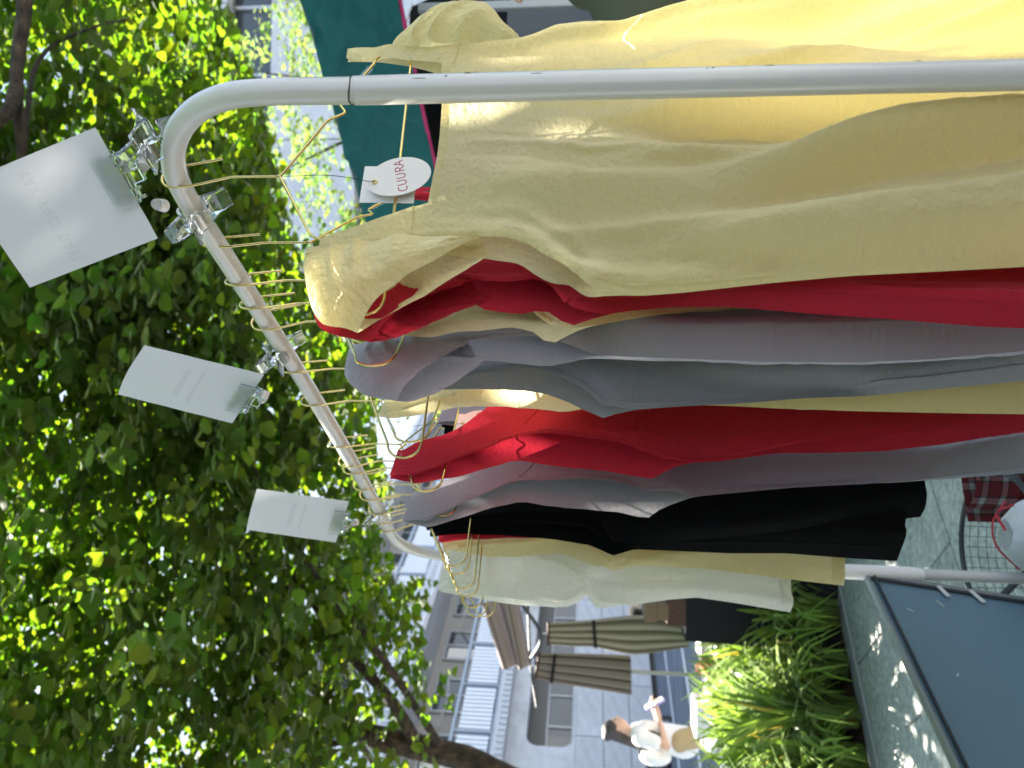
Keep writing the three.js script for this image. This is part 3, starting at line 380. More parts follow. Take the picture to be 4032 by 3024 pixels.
// far trees in front of the buildings
function farTree(label, base, h, blobs, n, seed, size) { const t = thing('background_tree', label, 'tree', V(0, 0, 0)); part('trunk', taper([base, V(base.x + .1, base.y + h * .4, base.z), V(base.x - .1, base.y + h * .75, base.z)], .10, .03, 12, 8, .2), M.bark, t);
  blobs.forEach((b, i) => part('limb', taper([V(base.x, base.y + h * .35, base.z), V((base.x + b[0]) / 2, b[1] - b[4] * .5, (base.z + b[2]) / 2), V(b[0], b[1] + b[4] * .4, b[2])], .05, .012, 10, 6, .3), M.bark, t));
  crown(t, blobs, n, leafGeo(.05, .085, .1, .3), M.leafFar, seed, size, () => true, 15); }
{ // dense tree further back on the left
  const t = thing('street_tree', 'dark dense tree behind the big leafy tree on the left', 'tree', V(0, 0, 0)); part('trunk', taper([V(-6.2, STREET, -9.6), V(-6.1, 2, -9.5), V(-5.9, 4.2, -9.4)], .15, .08, 14, 10, .2), M.bark, t);
  for (const [x, y, z] of [[-3, 5, -9], [-7.5, 5.4, -9.8], [-4.6, 6.4, -9.6]]) part('limb', taper([V(-6.05, 3, -9.45), V((x - 6) / 2, y - 1, z), V(x, y, z)], .06, .02, 12, 8, .2), M.bark, t);
  crown(t, [[-3.6, 5.6, -9.4, 3.4, 2.5, 1.3], [-5.6, 4.2, -8.8, 1.6, 1.3, 1.0], [-1.6, 6.9, -9.4, 2.0, 1.4, 1.2]], 2500, LEAVES, M.leaf, 57, 1.35, (p) => { const [x, y] = toPx(p); return x / 4032 * 2212 < 640 + 60 * N3(p.x * 2, p.y * 2, p.z * 2); });
}
farTree('slender light green tree in front of the pale wall, upper right', V(3.6, 0, -9.2), 6, [[2.6, 4.6, -9, 1.3, 1.2, .8], [3.9, 5.2, -9.4, 1.2, 1.0, .8], [1.5, 3.9, -9.2, .9, .8, .7]], 330, 31, .9);
farTree('darker green tree behind the hangers, left of the teal tent', V(.4, 0, -8.8), 5, [[.8, 3.3, -8.8, .9, .9, .7, 1.3], [1.3, 2.9, -8.4, .7, .7, .6, 1.2], [.1, 2.9, -9, .6, .7, .6]], 520, 33, .8);
// ---------------------------------------------------------------- apartment building along the street, on the left
const FE = ray(594 * 3.9375, (768 - 691) * 3.9375).setY(0).normalize(), FA = onHeight(655 * 3.9375, (768 - 100) * 3.9375, STREET), FN = V(-FE.z, 0, FE.x); // along the wall, a point of its foot, out of the wall
Object.assign(M, {
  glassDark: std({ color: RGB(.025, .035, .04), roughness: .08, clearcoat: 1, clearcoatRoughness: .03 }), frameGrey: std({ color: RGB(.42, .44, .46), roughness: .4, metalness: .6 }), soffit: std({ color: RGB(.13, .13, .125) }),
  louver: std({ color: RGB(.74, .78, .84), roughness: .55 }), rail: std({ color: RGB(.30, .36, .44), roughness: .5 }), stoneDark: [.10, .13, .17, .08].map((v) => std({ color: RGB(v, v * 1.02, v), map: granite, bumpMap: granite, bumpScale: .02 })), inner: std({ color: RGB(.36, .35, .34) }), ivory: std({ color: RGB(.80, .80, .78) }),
});
{
  const turn = Math.atan2(-FE.z, FE.x), b = thing('apartment_building', 'pale blue grey concrete apartment block with railed balconies across the street', 'building', FA.clone(), turn);
  // local axes: x along the wall, y up from the street, z out towards us (the wall's face is z = 0)
  const sgn = V(0, 0, 1).applyAxisAngle(V(0, 1, 0), turn).dot(FN) > 0 ? 1 : -1;
  const B = (x0, x1, y0, y1, z0, z1) => box(x1 - x0, y1 - y0, z1 - z0, (x0 + x1) / 2, (y0 + y1) / 2, sgn * (z0 + z1) / 2, .012);
  const X0 = -5.2, X1 = 26;
  // ground floor: wall panels with joints, a recessed opening with rounded ends
  const R0 = -2.62, R1 = 5.2, rb = 1.98, rt = 3.03, joints = [.11, .70, 1.30, 1.93];
  for (let i = 0; i < 3; i++) for (let x = X0 - .3; x < X1; x += 1.62) { const a = Math.max(X0, x + .006), c = Math.min(X1, x + 1.608); if (c - a > .1) part('wall_panel', B(a, c, joints[i] + .006, joints[i + 1] - .006, -.2, .002 + .002 * ((i + Math.round(x * 7)) % 3)), M.facade, b); }
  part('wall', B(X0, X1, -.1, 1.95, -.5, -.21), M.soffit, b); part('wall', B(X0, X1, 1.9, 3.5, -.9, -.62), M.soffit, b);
  { // wall above the panels with the opening cut out
    const sh = new THREE.Shape(), r = .28; sh.moveTo(X0, joints[3]); sh.lineTo(X1, joints[3]); sh.lineTo(X1, 3.5); sh.lineTo(X0, 3.5); sh.closePath();
    for (const [a, c] of [[R0, R1], [R1 + 1.6, R1 + 9]]) { const h = new THREE.Path(); h.moveTo(a + r, rb); h.lineTo(c - r, rb); h.absarc(c - r, rb + r, r, -Math.PI / 2, 0); h.lineTo(c, rt - r); h.absarc(c - r, rt - r, r, 0, Math.PI / 2); h.lineTo(a + r, rt); h.absarc(a + r, rt - r, r, Math.PI / 2, Math.PI); h.lineTo(a, rb + r); h.absarc(a + r, rb + r, r, Math.PI, 1.5 * Math.PI); sh.holes.push(h); }
    const g = new THREE.ExtrudeGeometry(sh, { depth: .55, bevelEnabled: false, curveSegments: 8 }); g.translate(0, 0, sgn > 0 ? -.549 : -.001); part('wall', g, M.facade, b);
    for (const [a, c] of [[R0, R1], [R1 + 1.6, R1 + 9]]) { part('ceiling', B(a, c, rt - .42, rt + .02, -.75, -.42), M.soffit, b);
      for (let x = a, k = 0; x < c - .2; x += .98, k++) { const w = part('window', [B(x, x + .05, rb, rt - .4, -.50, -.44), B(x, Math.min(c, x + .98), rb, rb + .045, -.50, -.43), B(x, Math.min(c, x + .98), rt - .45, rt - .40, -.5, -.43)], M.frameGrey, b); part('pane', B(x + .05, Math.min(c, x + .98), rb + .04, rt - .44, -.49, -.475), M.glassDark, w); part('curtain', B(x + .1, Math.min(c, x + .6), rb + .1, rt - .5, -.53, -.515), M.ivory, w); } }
  }
  // stone plinth
  { const rnd = mulberry(41); let x = X0; while (x < X1) { const w = .34 + rnd() * .35; part('stone', B(x, x + w - .03, -.28, .03 + .05 * rnd(), -.2, .03 + .06 * rnd()), M.stoneDark[Math.floor(rnd() * 4)], b); x += w; } part('plinth', B(X0, X1, -.3, .05, -.2, .0), M.stoneDark[3], b); }
  // storeys with balconies
  const storey = (y0, first) => {
    part('balcony_slab', B(X0 + .6, X1, y0 - .03, y0 + .24, -.1, .36), M.facade, b);
    for (let x = X0 + .9; x < 12; x += .17) part('rib', B(x, x + .07, y0 - .02, y0 + .16, .362, .40), M.facade, b);
    part('floor', B(X0, X1, y0 + .2, y0 + .25, -1.3, .3), M.soffit, b);
    for (let x = X0 + 1.2, k = 0; x < X1; x += 1.42, k++) { const p = part('balustrade_panel', B(x + .05, x + 1.34, y0 + .34, y0 + 1.06, .24, .26), M.louver, b); if (x < 11) for (let i = 0; i < 11; i++) part('bar', B(x + .06 + i * .125, x + .075 + i * .125, y0 + .33, y0 + 1.08, .263, .285), M.rail, p);
      part('post', B(x - .03, x + .03, y0 + .22, y0 + 1.16, .22, .29), M.rail, b); }
    part('handrail', B(X0 + .8, X1, y0 + 1.14, y0 + 1.21, .2, .31), M.rail, b); part('handrail', B(X0 + .8, X1, y0 + .25, y0 + .30, .22, .29), M.rail, b);
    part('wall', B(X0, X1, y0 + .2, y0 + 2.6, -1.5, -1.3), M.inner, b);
    for (let x = X0 + .8, k = 0; x < X1; x += 1.9, k++) { const w = part('window', [B(x, x + .06, y0 + .3, y0 + 2.2, -1.3, -1.22), B(x + 1.15, x + 1.21, y0 + .3, y0 + 2.2, -1.3, -1.22), B(x, x + 1.2, y0 + 2.15, y0 + 2.22, -1.3, -1.21), B(x + .57, x + .63, y0 + .3, y0 + 2.2, -1.3, -1.23)], M.frameGrey, b); part('pane', B(x + .05, x + 1.16, y0 + .3, y0 + 2.16, -1.29, -1.26), M.glassDark, w); if (k % 2) part('curtain', B(x + .1, x + .5, y0 + .5, y0 + 2.1, -1.255, -1.25), M.ivory, w); }
    part('eave', B(X0, X1, y0 + 2.42, y0 + 2.62, -1.3, .42), M.facade, b); part('eave_trim', B(X0, X1, y0 + 2.48, y0 + 2.60, .425, .47), M.facade, b);
  };
  storey(3.48); storey(6.12);
  part('wall', B(X0 - .3, X0, -.1, 8.75, -4, .05), M.facade, b); part('wall', B(X0 - 9, X0 - .3, -.1, 8.75, -4, -.3), M.facade, b);
  part('roof', B(X0 - .3, X1, 8.76, 8.95, -6, .5), M.facade, b);
  for (const [x, y, l] of [[-1.1, 5.35, .9], [2.6, 5.4, .9]]) part('laundry_bracket', wire([V(x, y, -sgn * 1.2), V(x + .2, y - .25, -sgn * .5), V(x + .25, y - .3, sgn * .2)], .022, 12, 8), M.ivory, b);
  part('sign_board', B(7.6, 8.1, 3.9, 4.5, .37, .41), M.ivory, b);
}
// street markings: white lines parallel with the building
for (const [x, y, w] of [[2640, 2740, .16], [2715, 2740, .16]]) { const p = onHeight(x, y, STREET); structure('road_marking', sheet(1, 1, (i, j) => p.clone().addScaledVector(FE, lerp(-14, 40, i)).addScaledVector(FN, (j - .5) * w).setY(STREET + .005)), M.lineWhite, 'white line painted along the street'); }
// pale building behind the trees on the right
{
  const b = thing('office_building', 'pale grey building with dark window bands behind the trees, upper right', 'building', V(0, STREET, -16));
  const B = (x0, x1, y0, y1, z0, z1) => box(x1 - x0, y1 - y0, z1 - z0, (x0 + x1) / 2, (y0 + y1) / 2, (z0 + z1) / 2, .02);
  for (let k = 0; k < 4; k++) { const y = 1.0 + k * 2.9; for (let x = 2.2; x < 20; x += 3) part('wall_panel', B(x + .01, x + 2.99, y, y + 1.9, -.3, .0), M.facade, b); part('window_band', B(2.2, 20, y + 1.9, y + 2.9, -.6, -.4), M.glassDark, b); for (let x = 2.2; x < 20; x += 1.5) part('mullion', B(x, x + .08, y + 1.9, y + 2.9, -.42, -.3), M.frameGrey, b); }
  part('wall', B(2.2, 20, 0, 14, -6, -.58), M.facade, b); part('wall', B(2.2, 20, 0, 1.0, -.5, -.1), M.facade, b);
}
// far end of the street
{ const b = thing('apartment_block', 'distant pale block closing the view down the street', 'building', V(3, STREET, -46), -.2); part('wall', box(26, 9, 8, 0, 4.5, 0), M.facade, b); for (let k = 0; k < 3; k++) for (let x = -11; x < 12; x += 2.2) part('window', box(1.2, 1.3, .1, x, 1.8 + k * 2.8, 4.03), M.glassDark, b); }
// ---------------------------------------------------------------- strap-leaved clumps in the planting bed
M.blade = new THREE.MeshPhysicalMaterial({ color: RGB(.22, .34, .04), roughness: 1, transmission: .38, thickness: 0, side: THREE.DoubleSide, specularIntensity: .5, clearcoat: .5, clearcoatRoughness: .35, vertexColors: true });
{
  const clump = (seed) => { const rnd = mulberry(seed), p = [], c = [], ix = [];
    for (let k = 0; k < 115; k++) { const az = rnd() * 6.283, len = .34 + rnd() * .34, lean = .25 + rnd() * 1.0, w = .013 + rnd() * .007, x0 = (rnd() - .5) * .12, z0 = (rnd() - .5) * .12, tw = (rnd() - .5) * .8, tone = .65 + rnd() * .6, dry = rnd() < .015, N = 6;
      for (let i = 0; i <= N; i++) { const t = i / N, a = lean * (.25 + .95 * t * t) , r = len * (t * Math.sin(Math.min(a, 1.9)) * .9), y = len * (t * Math.cos(Math.min(a, 2.2) * .95)); const ww = w * (1 - Math.pow(t, 3)) * (.6 + .4 * Math.sin(Math.min(1, t * 3) * 1.57)); const sx = -Math.sin(az + tw), sz = Math.cos(az + tw);
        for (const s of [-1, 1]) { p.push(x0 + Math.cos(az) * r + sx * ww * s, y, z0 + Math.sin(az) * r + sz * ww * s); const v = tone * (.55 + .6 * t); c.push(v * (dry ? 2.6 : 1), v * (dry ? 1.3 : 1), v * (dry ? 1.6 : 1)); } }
      const o = p.length / 3 - 2 * (N + 1); for (let i = 0; i < N; i++) { const q = o + 2 * i; ix.push(q, q + 1, q + 2, q + 2, q + 1, q + 3); } }
    const g = new THREE.BufferGeometry(); g.setAttribute('position', new THREE.Float32BufferAttribute(p, 3)); g.setAttribute('color', new THREE.Float32BufferAttribute(c, 3)); g.setIndex(ix); g.computeVertexNormals(); return g; };
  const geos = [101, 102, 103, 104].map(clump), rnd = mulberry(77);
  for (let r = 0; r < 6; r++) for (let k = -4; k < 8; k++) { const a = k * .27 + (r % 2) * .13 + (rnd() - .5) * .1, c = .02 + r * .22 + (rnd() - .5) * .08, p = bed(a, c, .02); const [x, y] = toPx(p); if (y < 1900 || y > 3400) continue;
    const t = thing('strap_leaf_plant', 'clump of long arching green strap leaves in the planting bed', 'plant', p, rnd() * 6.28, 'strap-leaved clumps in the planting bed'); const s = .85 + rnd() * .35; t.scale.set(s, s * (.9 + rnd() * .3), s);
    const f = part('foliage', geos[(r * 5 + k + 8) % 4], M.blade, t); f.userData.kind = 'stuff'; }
}
// ---------------------------------------------------------------- swing tags and clipped paper signs
function printed(w, h, draw) { const c = document.createElement('canvas'); c.width = w; c.height = h; const x = c.getContext('2d'); draw(x, w, h); const t = new THREE.CanvasTexture(c); t.colorSpace = THREE.SRGBColorSpace; return t; }
const tagTex = printed(512, 768, (x, w, h) => { x.fillStyle = '#efe9e4'; x.fillRect(0, 0, w, h); x.fillStyle = '#a81c38'; x.font = '158px sans-serif'; x.textAlign = 'center'; x.textBaseline = 'middle'; x.fillText('CUURA', w / 2, h * .53, w * .86); });
M.tagFace = std({ color: RGB(.98, .97, .96), map: tagTex, roughness: .55 });
function makeTag(label, P, turn, roll, apex, hidden) {
  const g = thing('swing_tag', label, 'tag', P, turn, 'oval and square card tags of the shop'); const W = .047, Hh = .070;
  const oval = new THREE.Group(); oval.name = 'oval_card';
  const face = new THREE.CircleGeometry(.5, 48); { const p = face.attributes.position; for (let i = 0; i < p.count; i++) p.setZ(i, .012 * (p.getX(i) ** 2)); } face.scale(W, Hh, .3); face.rotateZ(roll); face.translate(0, 0, .0045); part('oval_card', face, M.tagFace, g);
  const ring = new THREE.TorusGeometry(.0022, .0009, 8, 16); ring.translate(-Math.sin(roll) * Hh * .38, Math.cos(roll) * Hh * .38, .005); part('eyelet', ring, M.gold, g);
  const sq = box(.046, .060, .0005, 0, .002, 0, .0002); sq.rotateZ(roll * .3 - .1); sq.translate(-.003, .011, -.0055); part('square_card', sq, M.card, g);
  const inv = new THREE.Matrix4().makeRotationY(-turn), hole = V(-Math.sin(roll) * Hh * .38, Math.cos(roll) * Hh * .38, .006), a = apex.clone().sub(P).applyMatrix4(inv);
  part('string', spline([a, a.clone().lerp(hole, .5).add(V(.003, -.004, .002)), a.clone().lerp(hole, .88).add(V(-.002, -.003, .003)), hole.clone().add(V(-.002, .006, .003)), hole], .00042, 40, 5), M.navy, g);
}
{ const yaw = -.2, n = V(Math.sin(ALPHA + yaw), 0, Math.cos(ALPHA + yaw)), P0 = onBar(.109), P = onPlane(1577, 712, P0, n).addScaledVector(n, .003);
  makeTag('white oval swing tag printed CUURA at the neck of the front yellow dress', P, ALPHA + yaw, .24, P0.clone().setY(P0.y - .1215)); }
{ const P0 = onBar(.70), P = onPlane(1885, 1668, P0, DIR); makeTag('white oval swing tag half hidden behind the wide red strap', P, ALPHA, .12, onBar(.70).setY(P.y + .13)); }
function paperTex(draw) { const t = printed(512, 512, (x, w, h) => { x.fillStyle = '#ffffff'; x.fillRect(0, 0, w, h); draw(x, w, h); }); return t; }
M.paperA = M.paper.clone(); M.paperA.map = paperTex((x, w, h) => { x.save(); x.translate(w, 0); x.scale(-1, 1); x.fillStyle = 'rgba(125,130,140,.07)'; x.font = 'bold 58px sans-serif'; x.textAlign = 'center'; x.fillText('TAX', w * .20, h * .46); x.fillText('FREE', w * .50, h * .46); x.fillText('DAY!', w * .80, h * .46); x.restore(); });
M.paperB = M.paper.clone(); M.paperB.map = paperTex((x, w, h) => { x.fillStyle = 'rgba(140,144,150,0.09)'; x.fillRect(w * .25, h * .42, w * .55, h * .05); x.fillRect(w * .2, h * .55, w * .6, h * .03); });
function makeSign(px4, zs, tBar, mat, labels, o = {}) {
  // px4: bottom right, bottom left, top left (pixels); top right follows from the parallelogram
  const [a, b, c] = px4.map((p, i) => atDepth(p[0], p[1], zs[i])), d = a.clone().add(c).sub(b);
  const g = thing('paper_sign', labels[0], 'sign', a.clone().add(b).multiplyScalar(.5)), O = g.position, e1 = a.clone().sub(b).normalize(), e2 = c.clone().sub(b).normalize(), e3 = e1.clone().cross(e2).normalize(); if (e3.dot(EYE.clone().sub(O)) < 0) e3.negate();
  part('sheet', sheet(20, 20, (i, j) => b.clone().lerp(a, i).add(c.clone().sub(b).multiplyScalar(j)).addScaledVector(e3, (o.curl ?? .006) * Math.sin(Math.PI * (i * .8 + .1)) * (j) + .0015 * N3(i * 3, j * 3, 1)).sub(O), (i, j) => [i, j]), mat, g);
  const k = thing('sign_clip', labels[1], 'clip', onBar(tBar)), K = k.position, W = a.distanceTo(b), m = a.clone().add(b).multiplyScalar(.5).addScaledVector(e1, (o.shift ?? 0) * W);
  const bas = new THREE.Matrix4().makeBasis(e1, e2, e3), toK = (geo, x, y, z) => { geo.translate(x, y, z); geo.applyMatrix4(bas); geo.translate(m.x - K.x, m.y - K.y, m.z - K.z); return geo; };
  const gw = o.grip ?? .056;
  part('grip_plate', toK(box(gw, .026, .0022, 0, 0, 0, .0008), 0, .010, .0040), M.clear, k); part('grip_plate', toK(box(gw, .026, .0018, 0, 0, 0, .0008), 0, .010, -.0034), M.clear, k);
  part('hinge', [toK(box(gw * .9, .005, .006, 0, 0, 0, .001), 0, -.006, .001), toK(box(gw * .34, .014, .008, 0, 0, 0, .002), 0, -.015, .001), ...[-.42, -.25, .25, .42].map((f) => toK(box(.004, .011, .010, 0, 0, 0, .001), f * gw, -.006, .001))], M.clear, k);
  for (const f of [-.3, .3]) part('spring', toK(new THREE.CylinderGeometry(.0032, .0032, .006, 12).rotateZ(Math.PI / 2), f * gw, -.006, .0055), M.steel, k);
  // ball joint between grip and jaw
  const g0 = m.clone().addScaledVector(e2, -.022), dirB = K.clone().sub(g0), len = dirB.length(); dirB.normalize(); const mid = g0.clone().addScaledVector(dirB, Math.min(.012, len * .4)).sub(K);
  const qd = new THREE.Quaternion().setFromUnitVectors(V(0, 1, 0), dirB.clone().negate());
  { const bgeo = new THREE.CylinderGeometry(.0062, .0072, .0125, 18, 3); const p = bgeo.attributes.position; bgeo.applyQuaternion(qd); bgeo.translate(mid.x, mid.y, mid.z); part('ball_socket', bgeo, M.nylon, k); const s = new THREE.SphereGeometry(.0058, 14, 10); s.translate(mid.x + dirB.x * -.007, mid.y - dirB.y * .007, mid.z - dirB.z * .007); part('ball', s, M.clear, k); }
  // jaw: two wavy clear arms round the rail, a steel spring between their tails
  const outward = mid.clone().addScaledVector(DIR, -mid.dot(DIR)).normalize(), side = DIR.clone().cross(outward).normalize(), jb = new THREE.Matrix4().makeBasis(outward, side, DIR);
  const arm = (s) => { const pr = []; for (let i = 0; i <= 14; i++) { const th = i / 14 * 2.5 + .35; pr.push([Math.cos(th) * .0158, s * Math.sin(th) * .0158]); } pr.unshift([.021, s * .007], [.030, s * .011], [.040, s * .017]); pr.push([-.022, s * .020], [-.031, s * .028]);
    const nrm = pr.map((p, i) => { const q = pr[Math.max(0, i - 1)], r = pr[Math.min(pr.length - 1, i + 1)], l = Math.hypot(r[0] - q[0], r[1] - q[1]); return [-(r[1] - q[1]) / l * -s, (r[0] - q[0]) / l * -s]; });
    const th = .0024, sh = new THREE.Shape(); pr.forEach((p, i) => i ? sh.lineTo(p[0], p[1]) : sh.moveTo(p[0], p[1])); pr.slice().reverse().forEach((p, i) => { const n = nrm[pr.length - 1 - i]; sh.lineTo(p[0] + n[0] * th, p[1] + n[1] * th); }); sh.closePath();
    const gg = new THREE.ExtrudeGeometry(sh, { depth: .020, bevelEnabled: true, bevelSize: .0007, bevelThickness: .0012, bevelSegments: 2, curveSegments: 4 }); gg.translate(0, 0, -.010);
    { const p = gg.attributes.position; for (let i = 0; i < p.count; i++) p.setZ(i, p.getZ(i) * (.75 + .55 * Math.abs(Math.sin(p.getX(i) * 70)))); gg.computeVertexNormals(); }
    gg.applyMatrix4(jb); return gg; };
  part('jaw', arm(1), M.clear, k); part('jaw', arm(-1), M.clear, k);
  part('pivot', [box(.012, .006, .012, .022, 0, 0, .002).applyMatrix4(jb), box(.02, .002, .008, .033, .007, 0, .0008).applyMatrix4(jb)], M.clear, k);
  { const s = new THREE.CylinderGeometry(.0045, .0045, .007, 16); s.rotateX(Math.PI / 2); s.translate(.022, 0, 0); s.applyMatrix4(jb); part('coil_spring', s, M.steel, k); }
}
const P2 = (x, y) => [x * 1.82278, y * 1.82278];
makeSign([P2(206, 275), P2(341, 515), P2(65, 621)], [.735, .79, .80], .055, M.paperA, ['largest white paper sign, tilted, clipped above the near corner of the rack', 'clear plastic sign clip on the bend by the front post'], { curl: .002, shift: .06 });
makeSign([P2(206, 275), P2(341, 515), P2(65, 621)].map((p, i) => [p[0] + 60, p[1] + [150, 150, 150][i]]), [.77, .80, .81], .165, M.paper, ['', ''], { shift: .1 });
{ // the second clip shares the first sheet: take its own blank sheet away again
  const s = scene.children.filter((o) => o.name.startsWith('paper_sign')).at(-1); scene.remove(s); const c = scene.children.filter((o) => o.name.startsWith('sign_clip')).at(-1); c.userData.label = 'second clear plastic clip on the rail, just left of the clip on the bend'; for (const p of c.children.slice()) if (/grip_plate|hinge|^spring/.test(p.name)) c.remove(p); }
makeSign([[1040, 1474], [914, 1667], [471, 1549]], [1.06, 1.10, 1.11], .455, M.paperB, ['slightly curled blank white paper sign over the middle of the rail', 'clear plastic sign clip gripping the middle of the rail'], { curl: .012 });
makeSign([P2(754, 1083), P2(725, 1172), P2(533, 1143)], [1.50, 1.54, 1.55], 1.10, M.paperB, ['small white paper sign above the far end of the rail', 'clear plastic sign clip at the far end of the rail'], { curl: .006, grip: .06 });
// ---------------------------------------------------------------- things on the pavement, left and below
Object.assign(M, { blueSheet: std({ color: RGB(.135, .215, .27), roughness: .35, clearcoat: .3, clearcoatRoughness: .3 }), alu: std({ color: RGB(.34, .36, .36), metalness: .6, roughness: .35 }), tape: std({ color: RGB(.6, .6, .58) }), darkTube: std({ color: RGB(.035, .04, .05), roughness: .45 }), net: std({ color: RGB(.02, .02, .022) }),
  whiteBag: new THREE.MeshPhysicalMaterial({ color: RGB(.80, .82, .85), roughness: 1, transmission: .35, thickness: 0, side: THREE.DoubleSide }), redTrim: std({ color: RGB(.50, .03, .06), roughness: .6 }), ceramic: std({ color: RGB(.72, .70, .64), roughness: .25, clearcoat: .6 }), woodPale: std({ color: RGB(.62, .50, .36), map: barkT, roughness: .7 }), woodBrown: std({ color: RGB(.26, .14, .10), map: barkT, roughness: .7 }), blackCloth: std({ color: RGB(.008, .008, .009), roughness: .95 }), foam: std({ color: RGB(.84, .84, .80), roughness: .8 }), greyPlastic: std({ color: RGB(.34, .34, .32), roughness: .6 }), orange: std({ color: RGB(.42, .06, .02), roughness: .5 }) });
{ // blue panel board
  const h = .78, TR = onHeight(3417, 2276, h), TL0 = onHeight(3772, 3030, h), TL = TR.clone().add(TL0.clone().sub(TR).multiplyScalar(1.25)), BR = onHeight(4836, 2500, .0), dn = BR.clone().sub(TR), g = thing('panel_board', 'blue plastic panel board in a grey metal frame, leaning at the lower left', 'board', BR.clone()), O = g.position;
  const ax = TL.clone().sub(TR).normalize(), ay = dn.clone().normalize(), az = ax.clone().cross(ay).normalize(); if (az.dot(EYE.clone().sub(TR)) < 0) az.negate();
  const W = TR.distanceTo(TL), Hh = dn.length(), bs = new THREE.Matrix4().makeBasis(ax, ay, az), pl = (geo) => { geo.applyMatrix4(bs); geo.translate(TR.x - O.x, TR.y - O.y, TR.z - O.z); return geo; };
  const ripples = sheet(160, 4, (i, j) => V(i * W, j * Hh, .004 + .00012 * Math.sin(i * W / .006) + .0012 * N3(i * 4, j * 3, 2))); part('panel', pl(ripples), M.blueSheet, g);
  part('backing', pl(box(W, Hh, .008, W / 2, Hh / 2, -.006, .002)), M.greyPlastic, g);
  part('frame_strip', pl(box(W + .02, .010, .018, W / 2, -.002, 0, .003)), M.alu, g); part('frame_strip', pl(box(.012, Hh, .018, -.006, Hh / 2 + .008, 0, .003)), M.alu, g); part('gasket', pl(box(W, .006, .006, W / 2, .012, .010, .002)), M.darkTube, g); part('gasket', pl(box(.008, Hh, .006, .010, Hh / 2, .010, .002)), M.darkTube, g);
  for (const [x, y, w, l, r] of [[.02, .16, .012, .035, .3], [.02, .235, .012, .04, .4], [W * .86, .02, .02, .03, .1]]) { const b = box(l, w, .0012, 0, 0, 0, .0005); b.rotateZ(r); b.translate(x, y, .0125); part('tape', pl(b), M.tape, g); }
  for (const [x, y, l] of [[.10, .06, .014], [.06, .14, .02], [.28, .09, .012], [.5, .12, .03], [.62, .06, .016]]) { const b = box(l, .003, .0006, 0, 0, 0, .0003); b.rotateZ(x * 9); b.translate(x, y, .0065); part('scratch', pl(b), M.tape, g); }
}
const plaid = tex(256, (x, y) => { const band = (t) => { const k = (t * 2) % 1; return k < .30 ? 0 : k < .38 ? 1 : k < .42 ? 2 : k < .60 ? 3 : k < .64 ? 2 : k < .72 ? 1 : 0; }; const C = [[.34, .05, .08], [.08, .09, .15], [.66, .62, .45], [.52, .53, .55]]; const a = C[band(x)], b = C[band(y)]; return [0, 1, 2].map((k) => (a[k] + b[k]) / 2); }, true); plaid.repeat.set(4.5, 4.5);
M.plaid = std({ color: RGB(.9, .9, .9), map: plaid, roughness: .95 });
